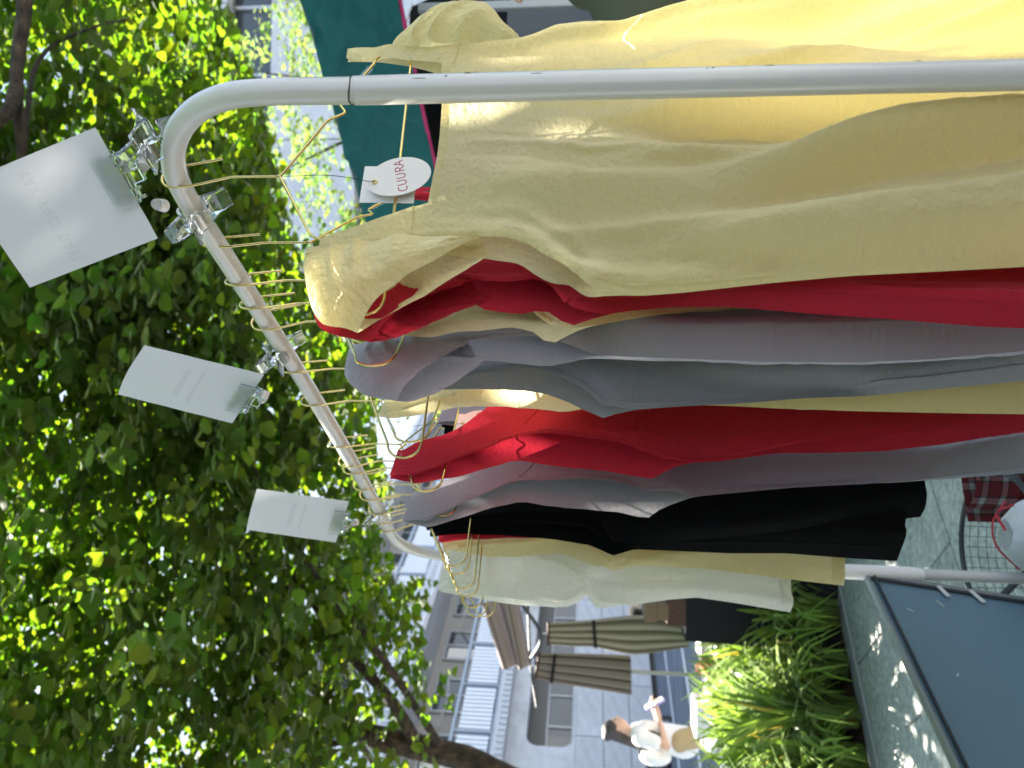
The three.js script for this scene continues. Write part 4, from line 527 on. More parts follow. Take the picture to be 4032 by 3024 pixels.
{ // mesh basket on crossed legs with a bag and a bowl in it, a plaid cloth hanging over its side
  const C = onHeight(3785, 2110, .42).add(V(0, 0, .2)).setY(.5), g = thing('mesh_basket', 'black net basket with a dark rim on crossed legs, below the dresses', 'basket', C.clone().setY(0)), R = .20, h = .42;
  part('rim', new THREE.TorusGeometry(R, .007, 8, 48).rotateX(Math.PI / 2).translate(0, h, 0), M.darkTube, g);
  const net = []; for (let k = 0; k < 44; k++) { const a = k / 44 * 6.283; net.push(spline([V(Math.cos(a) * R, h, Math.sin(a) * R), V(Math.cos(a) * R * .93, h - .14, Math.sin(a) * R * .93), V(Math.cos(a) * R * .7, h - .27, Math.sin(a) * R * .7), V(0, h - .33, 0)], .0008, 10, 4)); } for (let k = 1; k < 14; k++) { const y = k / 14 * .30, r = R * (1 - .35 * Math.pow(y / .3, 2.2)); net.push(new THREE.TorusGeometry(r, .0008, 4, 40).rotateX(Math.PI / 2).translate(0, h - y, 0)); }
  const nm = part('net', net, M.net, g); nm.userData.kind = 'stuff';
  for (const s of [-1, 1]) part('leg', [wire([V(-.24 * s, .01, -.12), V(.24 * s, h + .02, -.12)], .009, 8, 10), wire([V(-.24 * s, .01, .12), V(.24 * s, h + .02, .12)], .009, 8, 10)], M.darkTube, g);
  part('hinge_knob', new THREE.CylinderGeometry(.02, .02, .03, 14).rotateX(Math.PI / 2).translate(-.13, h - .1, .14), M.darkTube, g);
  const bag = thing('plastic_bag', 'pale plastic bag with red edges lying in the net basket', 'bag', onHeight(4070, 2110, .42)); bag.scale.setScalar(.62);
  part('bag_body', sheet(40, 30, (i, j) => { const a = i * 6.283, r = .11 * Math.pow(Math.sin(Math.PI * (.08 + j * .85)), .6); return V(Math.cos(a) * r * 1.25, .10 - j * .2 + .008 * N3(Math.cos(a) * 2, j * 4, Math.sin(a) * 2), Math.sin(a) * r + .008 * N3(Math.cos(a) * 4, j * 6, 3)); }), M.whiteBag, bag);
  part('red_edge', spline([V(-.14, .02, -.05), V(-.06, .085, -.09), V(.03, .10, -.09), V(.12, .07, -.06)], .004, 24, 8), M.redTrim, bag); part('red_handle', spline([V(.02, .11, .02), V(.08, .13, .0), V(.12, .10, .05)], .005, 20, 8), M.redTrim, bag);
  const bowl = thing('bowl', 'cream ceramic bowl in the net basket beside the plastic bag', 'bowl', onHeight(4190, 2140, .44)); bowl.scale.setScalar(.62); part('bowl_body', new THREE.LatheGeometry([[0, 0], [.04, .003], [.075, .025], [.095, .065], [.091, .065], [.07, .03], [.035, .01], [0, .008]].map((p) => new THREE.Vector2(...p)), 36), M.ceramic, bowl); part('rim', new THREE.TorusGeometry(.093, .003, 8, 40).rotateX(Math.PI / 2).translate(0, .065, 0), M.ceramic, bowl);
  const pc = thing('plaid_cloth', 'red grey and white plaid cloth hanging beside the net basket', 'cloth', onHeight(3880, 1850, .40)); pc.scale.setScalar(.55);
  part('cloth_sheet', sheet(40, 30, (i, j) => V((i - .5) * .5, .12 - j * .34 - .06 * Math.abs(i - .6), .10 * (j - .5) * (i - .3) + .025 * Math.sin(i * 13 + j * 2) * j), (i, j) => [i * .5, j * .4]), M.plaid, pc); part('cloth_fold', sheet(30, 20, (i, j) => V(.02 + (i - .5) * .40, .10 - j * .2 - .10 * i, .05 + .02 * Math.sin(i * 9)), (i, j) => [i * .4 + .13, j * .25]), M.plaid, pc);
}
// ---------------------------------------------------------------- market stall with striped clothes behind the bed
const stripe = (f, cols) => tex(128, (x) => { const k = Math.floor(x * f) % cols.length; return cols[k]; }, true);
M.stripeSkirt = std({ color: RGB(.9, .9, .9), map: stripe(16, [[.50, .45, .42], [.48, .43, .40], [.30, .26, .23], [.56, .52, .48]]), roughness: 1 }); M.stripeSuit = std({ color: RGB(.9, .9, .9), map: stripe(16, [[.62, .57, .50], [.44, .41, .34], [.35, .33, .26], [.64, .60, .53]]), roughness: 1 }); M.stripeAwning = std({ color: RGB(.9, .9, .9), map: stripe(16, [[.60, .55, .54], [.60, .55, .54], [.47, .43, .42], [.62, .57, .56]]), roughness: 1 });
const ZS = 5.9;
function flatGarment(name, label, cat, Lpx, Rpx, mat, o = {}) { // a hanging garment, front and back, between two traced sides
  const f = (a) => { const c = new THREE.SplineCurve(a.map(([x, y]) => { const p = atDepth(x, y, ZS); return new THREE.Vector2(p.x, p.y); })); return (k) => c.getPointAt(k); }, L = f(Lpx), R = f(Rpx), O = atDepth(...Lpx[0], ZS), g = thing(name, label, cat, O);
  const side = (s) => sheet(30, 40, (i, j) => { const a = L(j), b = R(j), x = lerp(a.x, b.x, i), y = lerp(a.y, b.y, i); return V(x - O.x, y - O.y, s * ((o.fat ?? .06) * Math.sqrt(Math.max(0, 1 - Math.pow(2 * i - 1, 2))) * (.35 + .65 * j) + (o.fold ?? .003) * Math.sin(i * (o.n ?? 19) + j * 2) * j * Math.sin(Math.PI * i)) ); }, (i, j) => [i * (o.rep ?? 1.0), j]);
  part('front', side(1), mat, g); part('back', side(-1), mat, g);
  if (o.belt) { const k = o.belt, a = L(k), b = R(k); part('belt', sheet(20, 2, (i, j) => V(lerp(a.x, b.x, i) - O.x, lerp(a.y, b.y, i) - O.y - (j - .5) * .022, (o.fat ?? .06) * Math.sqrt(Math.max(0, 1 - Math.pow(2 * i - 1, 2))) * (.35 + .65 * k) + .022)), M.blackCloth, g); }
  return g;
}
flatGarment('striped_skirt', 'brown striped wrap skirt hanging on a wooden hanger at the stall', 'skirt', [[2113, 2674], [2190, 2690], [2330, 2712], [2486, 2737]], [[2130, 2572], [2250, 2573], [2400, 2577], [2483, 2581]], M.stripeSkirt, { belt: .16 });
flatGarment('striped_jumpsuit', 'olive and beige striped jumpsuit hanging right of the striped skirt', 'jumpsuit', [[2165, 2538], [2260, 2545], [2340, 2548], [2482, 2576], [2600, 2566], [2712, 2545]], [[2165, 2452], [2260, 2446], [2330, 2440], [2480, 2424], [2600, 2428], [2692, 2447]], M.stripeSuit, { belt: .33, fat: .09, n: 14 });
{ const s = thing('clothes_stand', 'pale metal pole stand carrying the striped clothes', 'clothes stand', atDepth(2755, 2678, ZS).setY(STREET)), O = s.position, top = atDepth(2085, 2628, ZS);
  part('pole', new THREE.CylinderGeometry(.014, .016, top.y - STREET, 14).translate(0, (top.y - STREET) / 2, -.10), M.alu, s); const T = V(0, top.y - O.y, -.10);
  part('cross_arm', [wire([V(T.x - .28, T.y - .06, -.02), V(T.x, T.y, T.z), V(T.x + .7, T.y + .03, .0)], .010, 16, 8)], M.darkTube, s); part('base_plate', new THREE.CylinderGeometry(.2, .22, .03, 24).translate(0, .015, -.1), M.darkTube, s);
  const wh = (p, q, n) => { const h = thing('wooden_hanger', n, 'clothes hanger', atDepth(...p, ZS)), d = atDepth(...q, ZS).sub(h.position); part('bar', wire([V(0, 0, 0), d], .012, 6, 8), M.woodBrown, h); part('hook', wire([d.clone().multiplyScalar(.5), d.clone().multiplyScalar(.5).add(V(0, .06, 0)), d.clone().multiplyScalar(.5).add(V(.03, .09, 0))], .003, 10, 6), M.steel, h); };
  wh([2108, 2670], [2124, 2572], 'brown wooden hanger carrying the striped skirt'); wh([2160, 2540], [2160, 2450], 'brown wooden hanger carrying the striped jumpsuit'); }
{ const c = [[1894, 2366], [1980, 2628], [2044, 2366], [2090, 2632]].map((p, i) => atDepth(...p, ZS - .3 + (i % 2) * .3)), O = c[2].clone(), g = thing('striped_awning', 'greyish brown striped cloth awning above the striped clothes', 'awning', O);
  part('cloth_sheet', sheet(30, 16, (i, j) => c[0].clone().lerp(c[1], i).lerp(c[2].clone().lerp(c[3], i), j).sub(O).add(V(0, .012 * Math.sin(j * 9 + i), .05 * Math.sin(j * 12))), (i, j) => [j * .9, i]), M.stripeAwning, g);
  part('bracket', [spline([c[2].clone().sub(O).add(V(0, -.02, .05)), c[2].clone().lerp(c[3], .5).sub(O).add(V(0, -.12, 0)), c[3].clone().sub(O).add(V(0, .03, -.1))], .014, 24, 8)], M.darkTube, g); }
{ const a = onHeight(2700, 2515, .86), tb = thing('stall_table', 'stall table draped to the ground in black cloth', 'table', V(a.x + .55, STREET, a.z - .35));
  part('table_top', box(1.1, .03, .7, 0, .86 - STREET - .015, 0), M.blackCloth, tb); part('tablecloth', sheet(80, 16, (i, j) => { const k = i * 4, s = Math.floor(k) % 4, f = k - Math.floor(k), X = .56, Z = .36; const p = s == 0 ? [lerp(-X, X, f), Z] : s == 1 ? [X, lerp(Z, -Z, f)] : s == 2 ? [lerp(X, -X, f), -Z] : [-X, lerp(-Z, Z, f)]; const w = 1 + .06 * j + .025 * j * Math.sin(i * 60); return V(p[0] * w, (.86 - STREET) * (1 - j) + .002, p[1] * w); }), M.blackCloth, tb);
  for (const sx of [-.5, .5]) for (const sz of [-.3, .3]) part('leg', box(.03, 1.1, .03, sx, .55, sz), M.darkTube, tb);
  const cr = (label, p0, p1, dz, m) => { const q0 = atDepth(...p0, -a.z - dz), q1 = atDepth(...p1, -a.z - dz), w = Math.abs(q1.x - q0.x), h = Math.abs(q1.y - q0.y), g = thing('wooden_box', label, 'box', V((q0.x + q1.x) / 2, Math.min(q0.y, q1.y), -(-a.z - dz) )); part('side', box(w, h, .012, 0, h / 2, .10), m, g); part('side', box(w, h, .012, 0, h / 2, -.10), m, g); for (const s of [-1, 1]) part('end', box(.012, h * .98, .19, s * (w / 2 - .008), h / 2, 0), m, g); part('bottom', box(w * .96, .01, .19, 0, .006, 0), m, g); part('lid', box(w + .004, .012, .205, 0, h, 0), m, g); return g; };
  cr('upper pale wooden box on the stall table, beside the jumpsuit', [2537, 2360], [2581, 2430], -.1, M.woodPale); cr('second pale wooden box, under the upper one', [2582, 2360], [2625, 2424], -.1, M.woodPale); cr('brown wooden box standing on the black cloth', [2626, 2345], [2696, 2447], -.1, M.woodBrown);
}
{ const Z = 7.3, put = (x0, y0, x1, y1) => { const a = atDepth(x1, (y0 + y1) / 2, Z), t = atDepth(x0, (y0 + y1) / 2, Z), l = atDepth(x1, y1, Z), r = atDepth(x1, y0, Z); return { p: a, w: Math.abs(r.x - l.x), h: t.y - a.y }; };
  const blob = (w, h, d, seed, squash = .6) => sheet(36, 26, (i, j) => { const a = i * 6.283, b = j * Math.PI, r = Math.pow(Math.sin(b), squash), n = 1 + .16 * N3(Math.cos(a) * 2, j * 4, Math.sin(a) * 2 + seed); return V(Math.cos(a) * r * w / 2 * n, h / 2 + Math.cos(b) * h / 2, Math.sin(a) * r * d / 2 * n); });
  const stack = (p, w, label) => { const h = p.y - STREET; if (h < .05) return; const g = thing('storage_crate', label, 'crate', V(p.x, STREET, p.z)); part('crate_body', box(w, h - .01, .36, 0, h / 2 - .004, 0, .01), M.greyPlastic, g); part('rim', box(w + .03, .03, .39, 0, h - .03, 0, .008), M.greyPlastic, g); };
  let q = put(2730, 2762, 2850, 2886); { const g = thing('foam_box', 'sunlit white foam cool box in front of the woman', 'box', q.p.clone()); part('box_body', box(q.w, q.h * .8, .3, 0, q.h * .4, 0, .015), M.foam, g); part('lid', box(q.w + .02, q.h * .2, .32, 0, q.h * .9, 0, .015), M.foam, g); stack(q.p, .42, 'grey storage crate under the foam cool box'); }
  q = put(2778, 2888, 2860, 2968); { const g = thing('plastic_bag', 'white plastic carrier bag left of the foam box', 'bag', q.p.clone()); part('bag_body', blob(q.w, q.h, .2, 3, .45), M.whiteBag, g); part('handle', new THREE.TorusGeometry(.05, .006, 6, 20, Math.PI).translate(0, q.h - .01, 0), M.whiteBag, g); }
  q = put(2815, 2518, 2912, 2630); { const g = thing('plastic_bag', 'crumpled white plastic bag by the black table cloth', 'bag', q.p.clone()); part('bag_body', blob(q.w, q.h, .25, 7, .4), M.whiteBag, g); part('handle', new THREE.TorusGeometry(.06, .008, 6, 20, Math.PI).translate(.03, q.h - .02, 0), M.whiteBag, g); part('blue_mark', box(.05, .03, .004, -.05, q.h * .55, .125), std({ color: RGB(.04, .1, .35) }), g); }
  q = put(2770, 2548, 2850, 2620); { const g = thing('grey_box', 'grey plastic box behind the crumpled white bag', 'box', q.p.clone().add(V(0, 0, -.25))); part('box_body', box(q.w, q.h, .3, 0, q.h / 2, 0, .02), M.greyPlastic, g); part('lid', box(q.w + .02, .03, .32, 0, q.h, 0, .01), M.greyPlastic, g); }
  q = put(2755, 2616, 2845, 2650); { const g = thing('red_bag', 'orange red bag lying beside the grey box', 'bag', q.p.clone()); part('bag_body', blob(.14, q.h, .3, 11, .7), M.orange, g); part('strap', new THREE.TorusGeometry(.05, .008, 6, 20, Math.PI).translate(0, q.h * .9, 0), M.orange, g); }
  q = put(2790, 2645, 2890, 2722); { const g = thing('black_bag', 'black bag among clear plastic wrapping behind the plants', 'bag', q.p.clone()); part('bag_body', blob(q.w, q.h, .3, 15, .5), M.blackCloth, g); part('handle', new THREE.TorusGeometry(.06, .008, 6, 20, Math.PI).translate(0, q.h * .95, 0), M.darkTube, g); const wr = thing('clear_wrap', 'crumpled clear plastic wrap over the black bag', 'plastic wrap', q.p.clone().add(V(-.07, 0, .12))); part('film', sheet(20, 20, (i, j) => V((i - .5) * .22, j * .3, .05 * N3(i * 4, j * 4, 1) + .06 * i)), M.whiteBag, wr); part('film_edge', spline([V(-.11, .3, .02), V(0, .31, .05), V(.11, .29, .07)], .005, 12, 6), M.whiteBag, wr); }
}
{ // wheel of a vehicle parked against the plinth
  const P = atDepth(2623, 2868, 15.5), g = thing('parked_cart', 'dark cart with one silver spoked wheel by the stone plinth, behind the woman', 'cart', P.clone()); const Rw = .26;
  const w = part('wheel', new THREE.TorusGeometry(Rw * .82, Rw * .18, 12, 36), M.darkTube, g); part('rim', new THREE.TorusGeometry(Rw * .6, .02, 8, 30), M.steel, w); part('spokes', Array.from({ length: 8 }, (_, k) => box(.02, Rw * 1.2, .02, 0, 0, 0).rotateZ(k * Math.PI / 8)), M.steel, w);
  part('cart_body', box(1.3, .45, .5, -1.1, .12, -.3, .06), M.darkTube, g); part('push_bar', wire([V(-1.7, .3, -.1), V(-1.9, .9, -.1), V(-1.9, .9, -.5), V(-1.7, .3, -.5)], .02, 16, 8), M.rail, g); }
// ---------------------------------------------------------------- teal tent on the right
{
  M.teal = new THREE.MeshPhysicalMaterial({ color: RGB(.016, .135, .145), roughness: 1, transmission: .3, thickness: 0, side: THREE.DoubleSide, specularIntensity: .4, clearcoat: .25, clearcoatRoughness: .5 }); M.tealBright = new THREE.MeshPhysicalMaterial({ color: RGB(.03, .42, .48), roughness: 1, transmission: .45, thickness: 0, side: THREE.DoubleSide }); M.pink = std({ color: RGB(.50, .04, .16) }); M.board = std({ color: RGB(.12, .13, .155), roughness: .7 });
  const h = 2.45, A = onHeight(...px(652, 0), h), Bq = onHeight(...px(776, 425), h), dir = Bq.clone().sub(A).normalize(), len = A.distanceTo(Bq), inw = V(-dir.z, 0, dir.x); if (inw.x < 0) inw.negate();
  const g = thing('market_tent', 'teal market tent with a pink piped valance, behind the front yellow dress', 'tent', A.clone().setY(0)), W = (a, c, y) => dir.clone().multiplyScalar(a).addScaledVector(inw, c).setY(y);
  const a0 = -2.2, a1 = len + .35;
  part('valance', sheet(120, 24, (i, j) => W(lerp(a0, a1, i), .012 * Math.sin(i * 22) * j + .06 * N3(i * 20, j * 2.5, 1) + .022 * N3(i * 55 + j * 4, j * 7, 4) + .008 * N3(i * 130, j * 20, 8), h - .34 * j - .015 * Math.sin(i * 9) * j)), M.teal, g);
  part('roof', sheet(60, 30, (i, j) => W(lerp(a0, a1, i) + (1 - 2 * i) * j * .4, j * 1.5, h + .004 + j * .54 - .05 * Math.sin(Math.PI * j) + .01 * N3(i * 18, j * 8, 3))), M.teal, g);
  part('piping', spline(Array.from({ length: 30 }, (_, i) => { const k = i / 29; return W(lerp(a0, a1, k), .012 * Math.sin(k * 22) + .004, h - .342 - .015 * Math.sin(k * 9)); }), .008, 90, 6), M.pink, g);
  for (const a of [a0 + .1, a1 - .05]) part('leg', box(.035, h - .05, .035, W(a, .06, 0).x, (h - .05) / 2, W(a, .06, 0).z), M.alu, g);
  part('back_wall', sheet(60, 20, (i, j) => W(lerp(a0, a1, i), 2.1 + .03 * Math.sin(i * 40), lerp(h, .1, j))), M.tealBright, g);
  part('tie_ribbon', spline([W(len * .80, .02, h - .34), W(len * .82, .05, h - .48), W(len * .74, .08, h - .56), W(len * .84, .06, h - .62)], .010, 24, 6), M.pink, g);
  // dark coats hanging inside, a grey board
  const coat = (label, x, y, z, w, l) => { const c = thing('black_coat', label, 'coat', at(x, y, z)); const sd = (s) => sheet(24, 24, (i, j) => V((i - .5) * w * (.55 + .45 * Math.min(1, j * 3)) , -j * l, s * (.07 * Math.sin(Math.PI * i) * (.3 + .7 * j)) + .02 * Math.sin(i * 14) * j)); part('front', sd(1), M.blackCloth, c); part('back', sd(-1), M.blackCloth, c); part('hanger', wire([V(-w * .3, -.01, 0), V(0, .05, 0), V(w * .3, -.01, 0)], .004, 10, 6), M.steel, c); };
  coat('black coat hanging inside the teal tent, left of the grey board', 885, 100, 3.3, .62, 1.0); coat('black coat further left under the tent, above the neckline of the yellow dress', 885, 270, 3.5, .5, .95); coat('short black bag like coat beside the grey board', 1040, 75, 3.1, .26, .6);
  const bd = at(1205, 70, 3.0), b = thing('grey_board', 'flat dark grey board standing inside the teal tent', 'board', bd.clone().setY(bd.y - .5)); part('panel', box(.62, 1.2, .02, .12, .1, 0, .004), M.board, b); part('edge', box(.02, 1.2, .03, -.19, .1, .004, .004), M.alu, b);
  const po = at(1170, 10, 2.75); part('leg', box(.03, 1.3, .03, po.x - A.x, po.y - .2, po.z - A.z), M.alu, g);
}

{ // second stall's canvas tent, standing behind and to the left of where the photograph was taken
  const canvas = new THREE.MeshPhysicalMaterial({ color: RGB(.16, .13, .09), roughness: 1, transmission: .12, thickness: 0, side: THREE.DoubleSide, map: mottle }), t = thing('market_tent', 'brown canvas market tent standing behind the photographer', 'tent', V(-1.9, 0, 2.3)), X = 2.0, Z = 1.9, H = 2.35;
  part('roof', sheet(40, 40, (i, j) => V((i - .5) * 2 * X, H + .7 * (1 - Math.max(Math.abs(2 * i - 1), Math.abs(2 * j - 1))) + .02 * N3(i * 9, j * 9, 2), (j - .5) * 2 * Z)), canvas, t);
  for (const x of [-X + .03, X - .03]) for (const z of [-Z + .03, Z - .03]) part('leg', box(.04, H, .04, x, H / 2, z), M.alu, t);
  part('back_wall', sheet(40, 10, (i, j) => V((i - .5) * 2 * X, H * (1 - j), Z - .02 + .03 * Math.sin(i * 30))), canvas, t); part('side_wall', sheet(40, 10, (i, j) => V(-X + .02 + .03 * Math.sin(i * 26), H * (1 - j), (i - .5) * 2 * Z)), canvas, t);
}
// ---------------------------------------------------------------- people: one smooth skin each, clothes as children
function skinMesh(shapes, k, cell, pad = .03) { // surface nets over a smooth union of tapered capsules [a, b, ra, rb] and ellipsoids { c, r }
  const lo = V(1e9, 1e9, 1e9), hi = V(-1e9, -1e9, -1e9);
  for (const s of shapes) { const e = s.c ? [[s.c, Math.max(...s.r)]] : [[s[0], s[2]], [s[1], s[3]]]; for (const [p, r] of e) { lo.min(p.clone().subScalar(r)); hi.max(p.clone().addScalar(r)); } }
  lo.subScalar(pad + cell * 2); hi.addScalar(pad + cell * 2);
  const n = hi.clone().sub(lo).divideScalar(cell).ceil().addScalar(1), X = n.x, Y = n.y, Z = n.z, f = new Float32Array(X * Y * Z), p = V(), ab = V(), ap = V();
  const field = (q) => { let d = 1e3; for (const s of shapes) { let e; if (s.c) { ap.copy(q).sub(s.c); const r = s.r; const k0 = Math.hypot(ap.x / r[0], ap.y / r[1], ap.z / r[2]), k1 = Math.hypot(ap.x / r[0] ** 2, ap.y / r[1] ** 2, ap.z / r[2] ** 2); e = k0 * (k0 - 1) / (k1 || 1e-6); } else { ab.copy(s[1]).sub(s[0]); ap.copy(q).sub(s[0]); const t = clamp(ap.dot(ab) / ab.lengthSq()); e = ap.addScaledVector(ab, -t).length() - lerp(s[2], s[3], t); } const kk = s.k ?? k, hh = clamp(.5 + .5 * (d - e) / kk); d = d > 500 ? e : lerp(d, e, hh) - kk * hh * (1 - hh); } return d; };
  for (let z = 0; z < Z; z++) for (let y = 0; y < Y; y++) for (let x = 0; x < X; x++) f[(z * Y + y) * X + x] = field(p.set(lo.x + x * cell, lo.y + y * cell, lo.z + z * cell));
  const id = new Int32Array(X * Y * Z).fill(-1), pos = [], nor = [], ix = [], g = V();
  for (let z = 0; z < Z - 1; z++) for (let y = 0; y < Y - 1; y++) for (let x = 0; x < X - 1; x++) { let m = 0, cx = 0, cy = 0, cz = 0; const v = (a, b, c) => f[((z + c) * Y + y + b) * X + x + a];
    const E = [[0,0,0,1,0,0],[0,1,0,1,1,0],[0,0,1,1,0,1],[0,1,1,1,1,1],[0,0,0,0,1,0],[1,0,0,1,1,0],[0,0,1,0,1,1],[1,0,1,1,1,1],[0,0,0,0,0,1],[1,0,0,1,0,1],[0,1,0,0,1,1],[1,1,0,1,1,1]];
    for (const e of E) { const a = v(e[0], e[1], e[2]), b = v(e[3], e[4], e[5]); if ((a < 0) !== (b < 0)) { const t = a / (a - b); cx += lerp(e[0], e[3], t); cy += lerp(e[1], e[4], t); cz += lerp(e[2], e[5], t); m++; } }
    if (m) { id[(z * Y + y) * X + x] = pos.length / 3; const q = V(lo.x + (x + cx / m) * cell, lo.y + (y + cy / m) * cell, lo.z + (z + cz / m) * cell); pos.push(q.x, q.y, q.z); const h = cell * .5; g.set(field(V(q.x + h, q.y, q.z)) - field(V(q.x - h, q.y, q.z)), field(V(q.x, q.y + h, q.z)) - field(V(q.x, q.y - h, q.z)), field(V(q.x, q.y, q.z + h)) - field(V(q.x, q.y, q.z - h))).normalize(); nor.push(g.x, g.y, g.z); } }
  const I = (x, y, z) => id[(z * Y + y) * X + x], F = (x, y, z) => f[(z * Y + y) * X + x], quad = (a, b, c, d, s) => { if (a < 0 || b < 0 || c < 0 || d < 0) return; s ? ix.push(a, b, c, a, c, d) : ix.push(a, c, b, a, d, c); };
  for (let z = 1; z < Z - 1; z++) for (let y = 1; y < Y - 1; y++) for (let x = 1; x < X - 1; x++) { const a = F(x, y, z) < 0;
    if (a !== F(x + 1, y, z) < 0) quad(I(x, y - 1, z - 1), I(x, y, z - 1), I(x, y, z), I(x, y - 1, z), a); if (a !== F(x, y + 1, z) < 0) quad(I(x - 1, y, z - 1), I(x - 1, y, z), I(x, y, z), I(x, y, z - 1), a); if (a !== F(x, y, z + 1) < 0) quad(I(x - 1, y - 1, z), I(x, y - 1, z), I(x, y, z), I(x - 1, y, z), a); }
  const geo = new THREE.BufferGeometry(); geo.setAttribute('position', new THREE.Float32BufferAttribute(pos, 3)); geo.setAttribute('normal', new THREE.Float32BufferAttribute(nor, 3)); geo.setAttribute('uv', new THREE.Float32BufferAttribute(new Float32Array(pos.length / 3 * 2), 2)); geo.setIndex(ix); return geo;
}
Object.assign(M, { skin: new THREE.MeshPhysicalMaterial({ color: RGB(.62, .38, .27), roughness: .55 }), hair: std({ color: RGB(.05, .04, .035), roughness: .5 }), whiteCloth: std({ color: RGB(.80, .79, .76), roughness: .95, bumpMap: crinkle, bumpScale: .003 }), khaki: std({ color: RGB(.44, .33, .18), roughness: .95, bumpMap: crinkle, bumpScale: .003 }), olive: std({ color: RGB(.085, .095, .055), roughness: .95, bumpMap: crinkle, bumpScale: .002 }), lilac: std({ color: RGB(.36, .32, .66), roughness: .5 }), shoe: std({ color: RGB(.7, .68, .65) }), eye: std({ color: RGB(.02, .015, .012), roughness: .2 }), lips: std({ color: RGB(.5, .16, .14) }) });
function makePerson(label, P, turn, j, clothes, cell = .012) { // j: joints in the person's own axes, x forward, y up, z to the right hand
  const g = thing('person', label, 'person', P, turn), J = (n) => V(...j[n]), C = (a, b, ra, rb) => [J(a), J(b), ra, rb], hd = J('head');
  const body = [{ c: hd, r: [.088, .112, .074] }, { c: hd.clone().add(V(.03, -.05, 0)), r: [.062, .068, .058] }, C('neck', 'head', .048, .044), C('chest', 'neck', .085, .050), C('hip', 'chest', .115, .12), C('hipR', 'kneeR', .082, .052), C('kneeR', 'ankleR', .050, .034), C('hipL', 'kneeL', .082, .052), C('kneeL', 'ankleL', .050, .034), C('chest', 'shR', .075, .052), C('chest', 'shL', .075, .052), C('shR', 'elR', .046, .036), C('elR', 'wrR', .035, .024), C('shL', 'elL', .046, .036), C('elL', 'wrL', .035, .024)];
  for (const s of ['R', 'L']) { const w = J('wr' + s), d = w.clone().sub(J('el' + s)).normalize(), u = V(0, 1, 0).cross(d).normalize(), v = d.clone().cross(u); body.push([w, w.clone().addScaledVector(d, .075), .024, .030]);
    for (let k = 0; k < 4; k++) { const a = w.clone().addScaledVector(d, .085).addScaledVector(u, (k - 1.5) * .018), L = [.06, .072, .066, .05][k], m = a.clone().addScaledVector(d, L * .5).addScaledVector(v, -.006), e = m.clone().addScaledVector(d, L * .4).addScaledVector(v, -.022); for (const q of [[a, m, .0095, .009], [m, e, .009, .008]]) { q.k = .006; body.push(q); } }
    const t0 = w.clone().addScaledVector(d, .03).addScaledVector(u, .026), t1 = t0.clone().addScaledVector(d, .045).addScaledVector(u, .022); const th = [t0, t1, .011, .009]; th.k = .008; body.push(th);
    const an = J('ankle' + s); body.push([an.clone().add(V(-.02, -.045, 0)), an.clone().add(V(.13, -.06, 0)), .036, .028]); }
  { const nose = [hd.clone().add(V(.082, .005, 0)), hd.clone().add(V(.103, -.028, 0)), .010, .013]; nose.k = .012; body.push(nose); for (const s of [-1, 1]) body.push({ c: hd.clone().add(V(-.005, -.015, s * .075)), r: [.018, .03, .010], k: .008 }); }
  part('body', skinMesh(body, .035, cell), M.skin, g);
  for (const s of [-1, 1]) part('eye', new THREE.SphereGeometry(.009, 10, 8).translate(hd.x + .083, hd.y + .008, hd.z + s * .030), M.eye, g);
  part('mouth', new THREE.SphereGeometry(1, 12, 8).scale(.006, .006, .022).translate(hd.x + .090, hd.y - .062, hd.z), M.lips, g);
  part('hair', skinMesh([{ c: hd.clone().add(V(-.018, .026, 0)), r: [.098, .112, .088] }, ...(j.hairTo ? [[hd.clone().add(V(-.07, -.02, 0)), J('hairTo'), .07, .03]] : [])].concat(j.bun ? [{ c: hd.clone().add(V(...j.bun)), r: [.05, .045, .05] }] : []), .03, cell), M.hair, g);
  for (const [name, mat, list, extra] of clothes) part(name, skinMesh(list.map((q) => q.c ? { ...q, c: V(...q.c) } : [J(q[0]).lerp(J(q[1]), q[4] ?? 0), J(q[0]).lerp(J(q[1]), q[5] ?? 1), q[2], q[3]]), extra ?? .04, cell), mat, g);
  for (const s of ['R', 'L']) { const an = J('ankle' + s); part('shoe', skinMesh([[an.clone().add(V(-.03, -.05, 0)), an.clone().add(V(.14, -.06, 0)), .044, .038]], .02, cell), M.shoe, g); }
  return g;
}
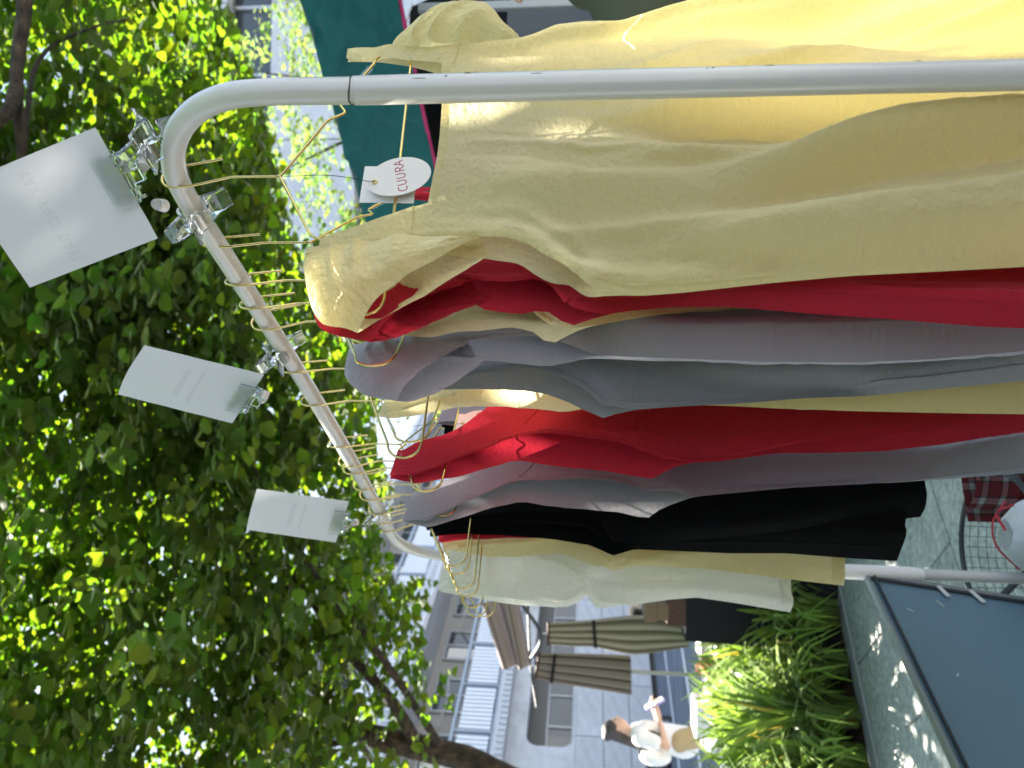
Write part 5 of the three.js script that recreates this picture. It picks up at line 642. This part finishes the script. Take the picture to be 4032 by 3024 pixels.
{ // woman walking to the right with a folder
  const Z = 8.0, P = atDepth(2560, 2893, Z).setY(STREET), jj = { head: [.05, 1.42, 0], neck: [.01, 1.27, 0], chest: [.0, 1.10, 0], hip: [-.04, .80, 0], hipR: [-.03, .78, .09], hipL: [-.03, .78, -.09], kneeR: [.08, .44, .09], kneeL: [-.02, .42, -.09], ankleR: [.0, .09, .09], ankleL: [-.24, .12, -.09], shR: [.0, 1.18, .17], shL: [.0, 1.18, -.17], elR: [-.06, .93, .22], elL: [.06, .95, -.20], wrR: [.22, 1.0, .12], wrL: [.24, 1.02, -.10], hairTo: [-.15, 1.05, .03], bun: [-.09, .09, 0] };
  makePerson('woman in a white blouse and khaki shorts walking right, looking down at a lilac folder', P, .25, jj, [['blouse', M.whiteCloth, [['hip', 'chest', .155, .135, -.25, 1], ['chest', 'neck', .12, .075, 0, .7], ['chest', 'shR', .10, .08], ['chest', 'shL', .10, .08], ['shR', 'elR', .075, .075, 0, .55], ['shL', 'elL', .075, .075, 0, .55]]], ['shorts', M.khaki, [['hip', 'chest', .135, .12, -.05, .1], ['hipR', 'kneeR', .105, .105, 0, .62], ['hipL', 'kneeL', .105, .105, 0, .62]]]], .012);
  const c = new THREE.Matrix4().makeRotationY(.25), W = (x, y, z) => V(x, y, z).applyMatrix4(c).add(P);
  const f = thing('folder', 'lilac paper folder held in the hands of the woman', 'folder', W(.30, 1.02, .02), .25); part('cover', box(.012, .22, .26, 0, .0, -.02).rotateZ(.5), M.lilac, f); part('sheets', box(.006, .20, .24, .01, .0, -.02).rotateZ(.5), M.ivory, f);
  const b = thing('shoulder_bag', 'rounded white backpack on the back of the woman', 'bag', W(-.20, 1.02, .04), .25); part('bag_body', new THREE.SphereGeometry(1, 24, 18).scale(.085, .16, .12), M.foam, b); part('strap', spline([V(.03, .15, .08), V(.16, .19, .09), V(.26, .08, .11), V(.22, -.06, .1)], .012, 20, 6), M.hair, b);
}
{ // person in dark clothes behind the cream blouse
  const Z = 6.6, P = atDepth(2400, 2330, Z).setY(STREET), jj = { head: [.04, 1.52, 0], neck: [.0, 1.38, 0], chest: [.0, 1.2, 0], hip: [-.02, .88, 0], hipR: [-.02, .86, .09], hipL: [-.02, .86, -.09], kneeR: [.0, .48, .1], kneeL: [.02, .48, -.1], ankleR: [-.02, .09, .1], ankleL: [-.02, .09, -.1], shR: [.0, 1.3, .18], shL: [.0, 1.3, -.18], elR: [.02, 1.04, .26], elL: [.04, 1.03, -.24], wrR: [.24, 1.02, .22], wrL: [.22, 1.05, -.16] };
  makePerson('person in dark clothes standing behind the stall, mostly hidden by the cream blouse', P, -1.9, jj, [['shirt', M.blackCloth, [['hip', 'chest', .15, .14, -.2, 1], ['chest', 'neck', .12, .07, 0, .75], ['chest', 'shR', .10, .075], ['chest', 'shL', .10, .075], ['shR', 'elR', .068, .062, 0, .75], ['shL', 'elL', .068, .062, 0, .75]]], ['trousers', M.board, [['hip', 'chest', .135, .12, -.1, .05], ['hipR', 'ankleR', .10, .06], ['hipL', 'ankleL', .10, .06]]]], .013);
}
{ // person in an olive top at the right edge
  const P = V(1.30, 0, -2.25), jj = { head: [.06, 1.70, 0], neck: [.01, 1.55, 0], chest: [.0, 1.36, 0], hip: [-.02, .98, 0], hipR: [-.02, .95, .1], hipL: [-.02, .95, -.1], kneeR: [.0, .52, .1], kneeL: [.04, .52, -.1], ankleR: [-.02, .09, .1], ankleL: [.0, .09, -.1], shR: [.02, 1.46, .19], shL: [.02, 1.46, -.19], elR: [.06, 1.20, .27], elL: [.36, 1.31, -.22], wrR: [.30, 1.18, .22], wrL: [.56, 1.22, -.14] };
  makePerson('person in a loose olive top with black trim reaching in from the right edge', P, Math.PI * .98, jj, [['top', M.olive, [['hip', 'chest', .17, .15, -.2, 1], ['chest', 'neck', .13, .08, 0, .7], ['chest', 'shR', .11, .09], ['chest', 'shL', .11, .09], ['shR', 'elR', .085, .10, 0, .8], ['shL', 'elL', .10, .115, 0, .95]]], ['trousers', M.blackCloth, [['hip', 'chest', .15, .13, -.1, .05], ['hipR', 'ankleR', .10, .06], ['hipL', 'ankleL', .10, .06]]]], .012);
}
renderer.render(scene, camera);
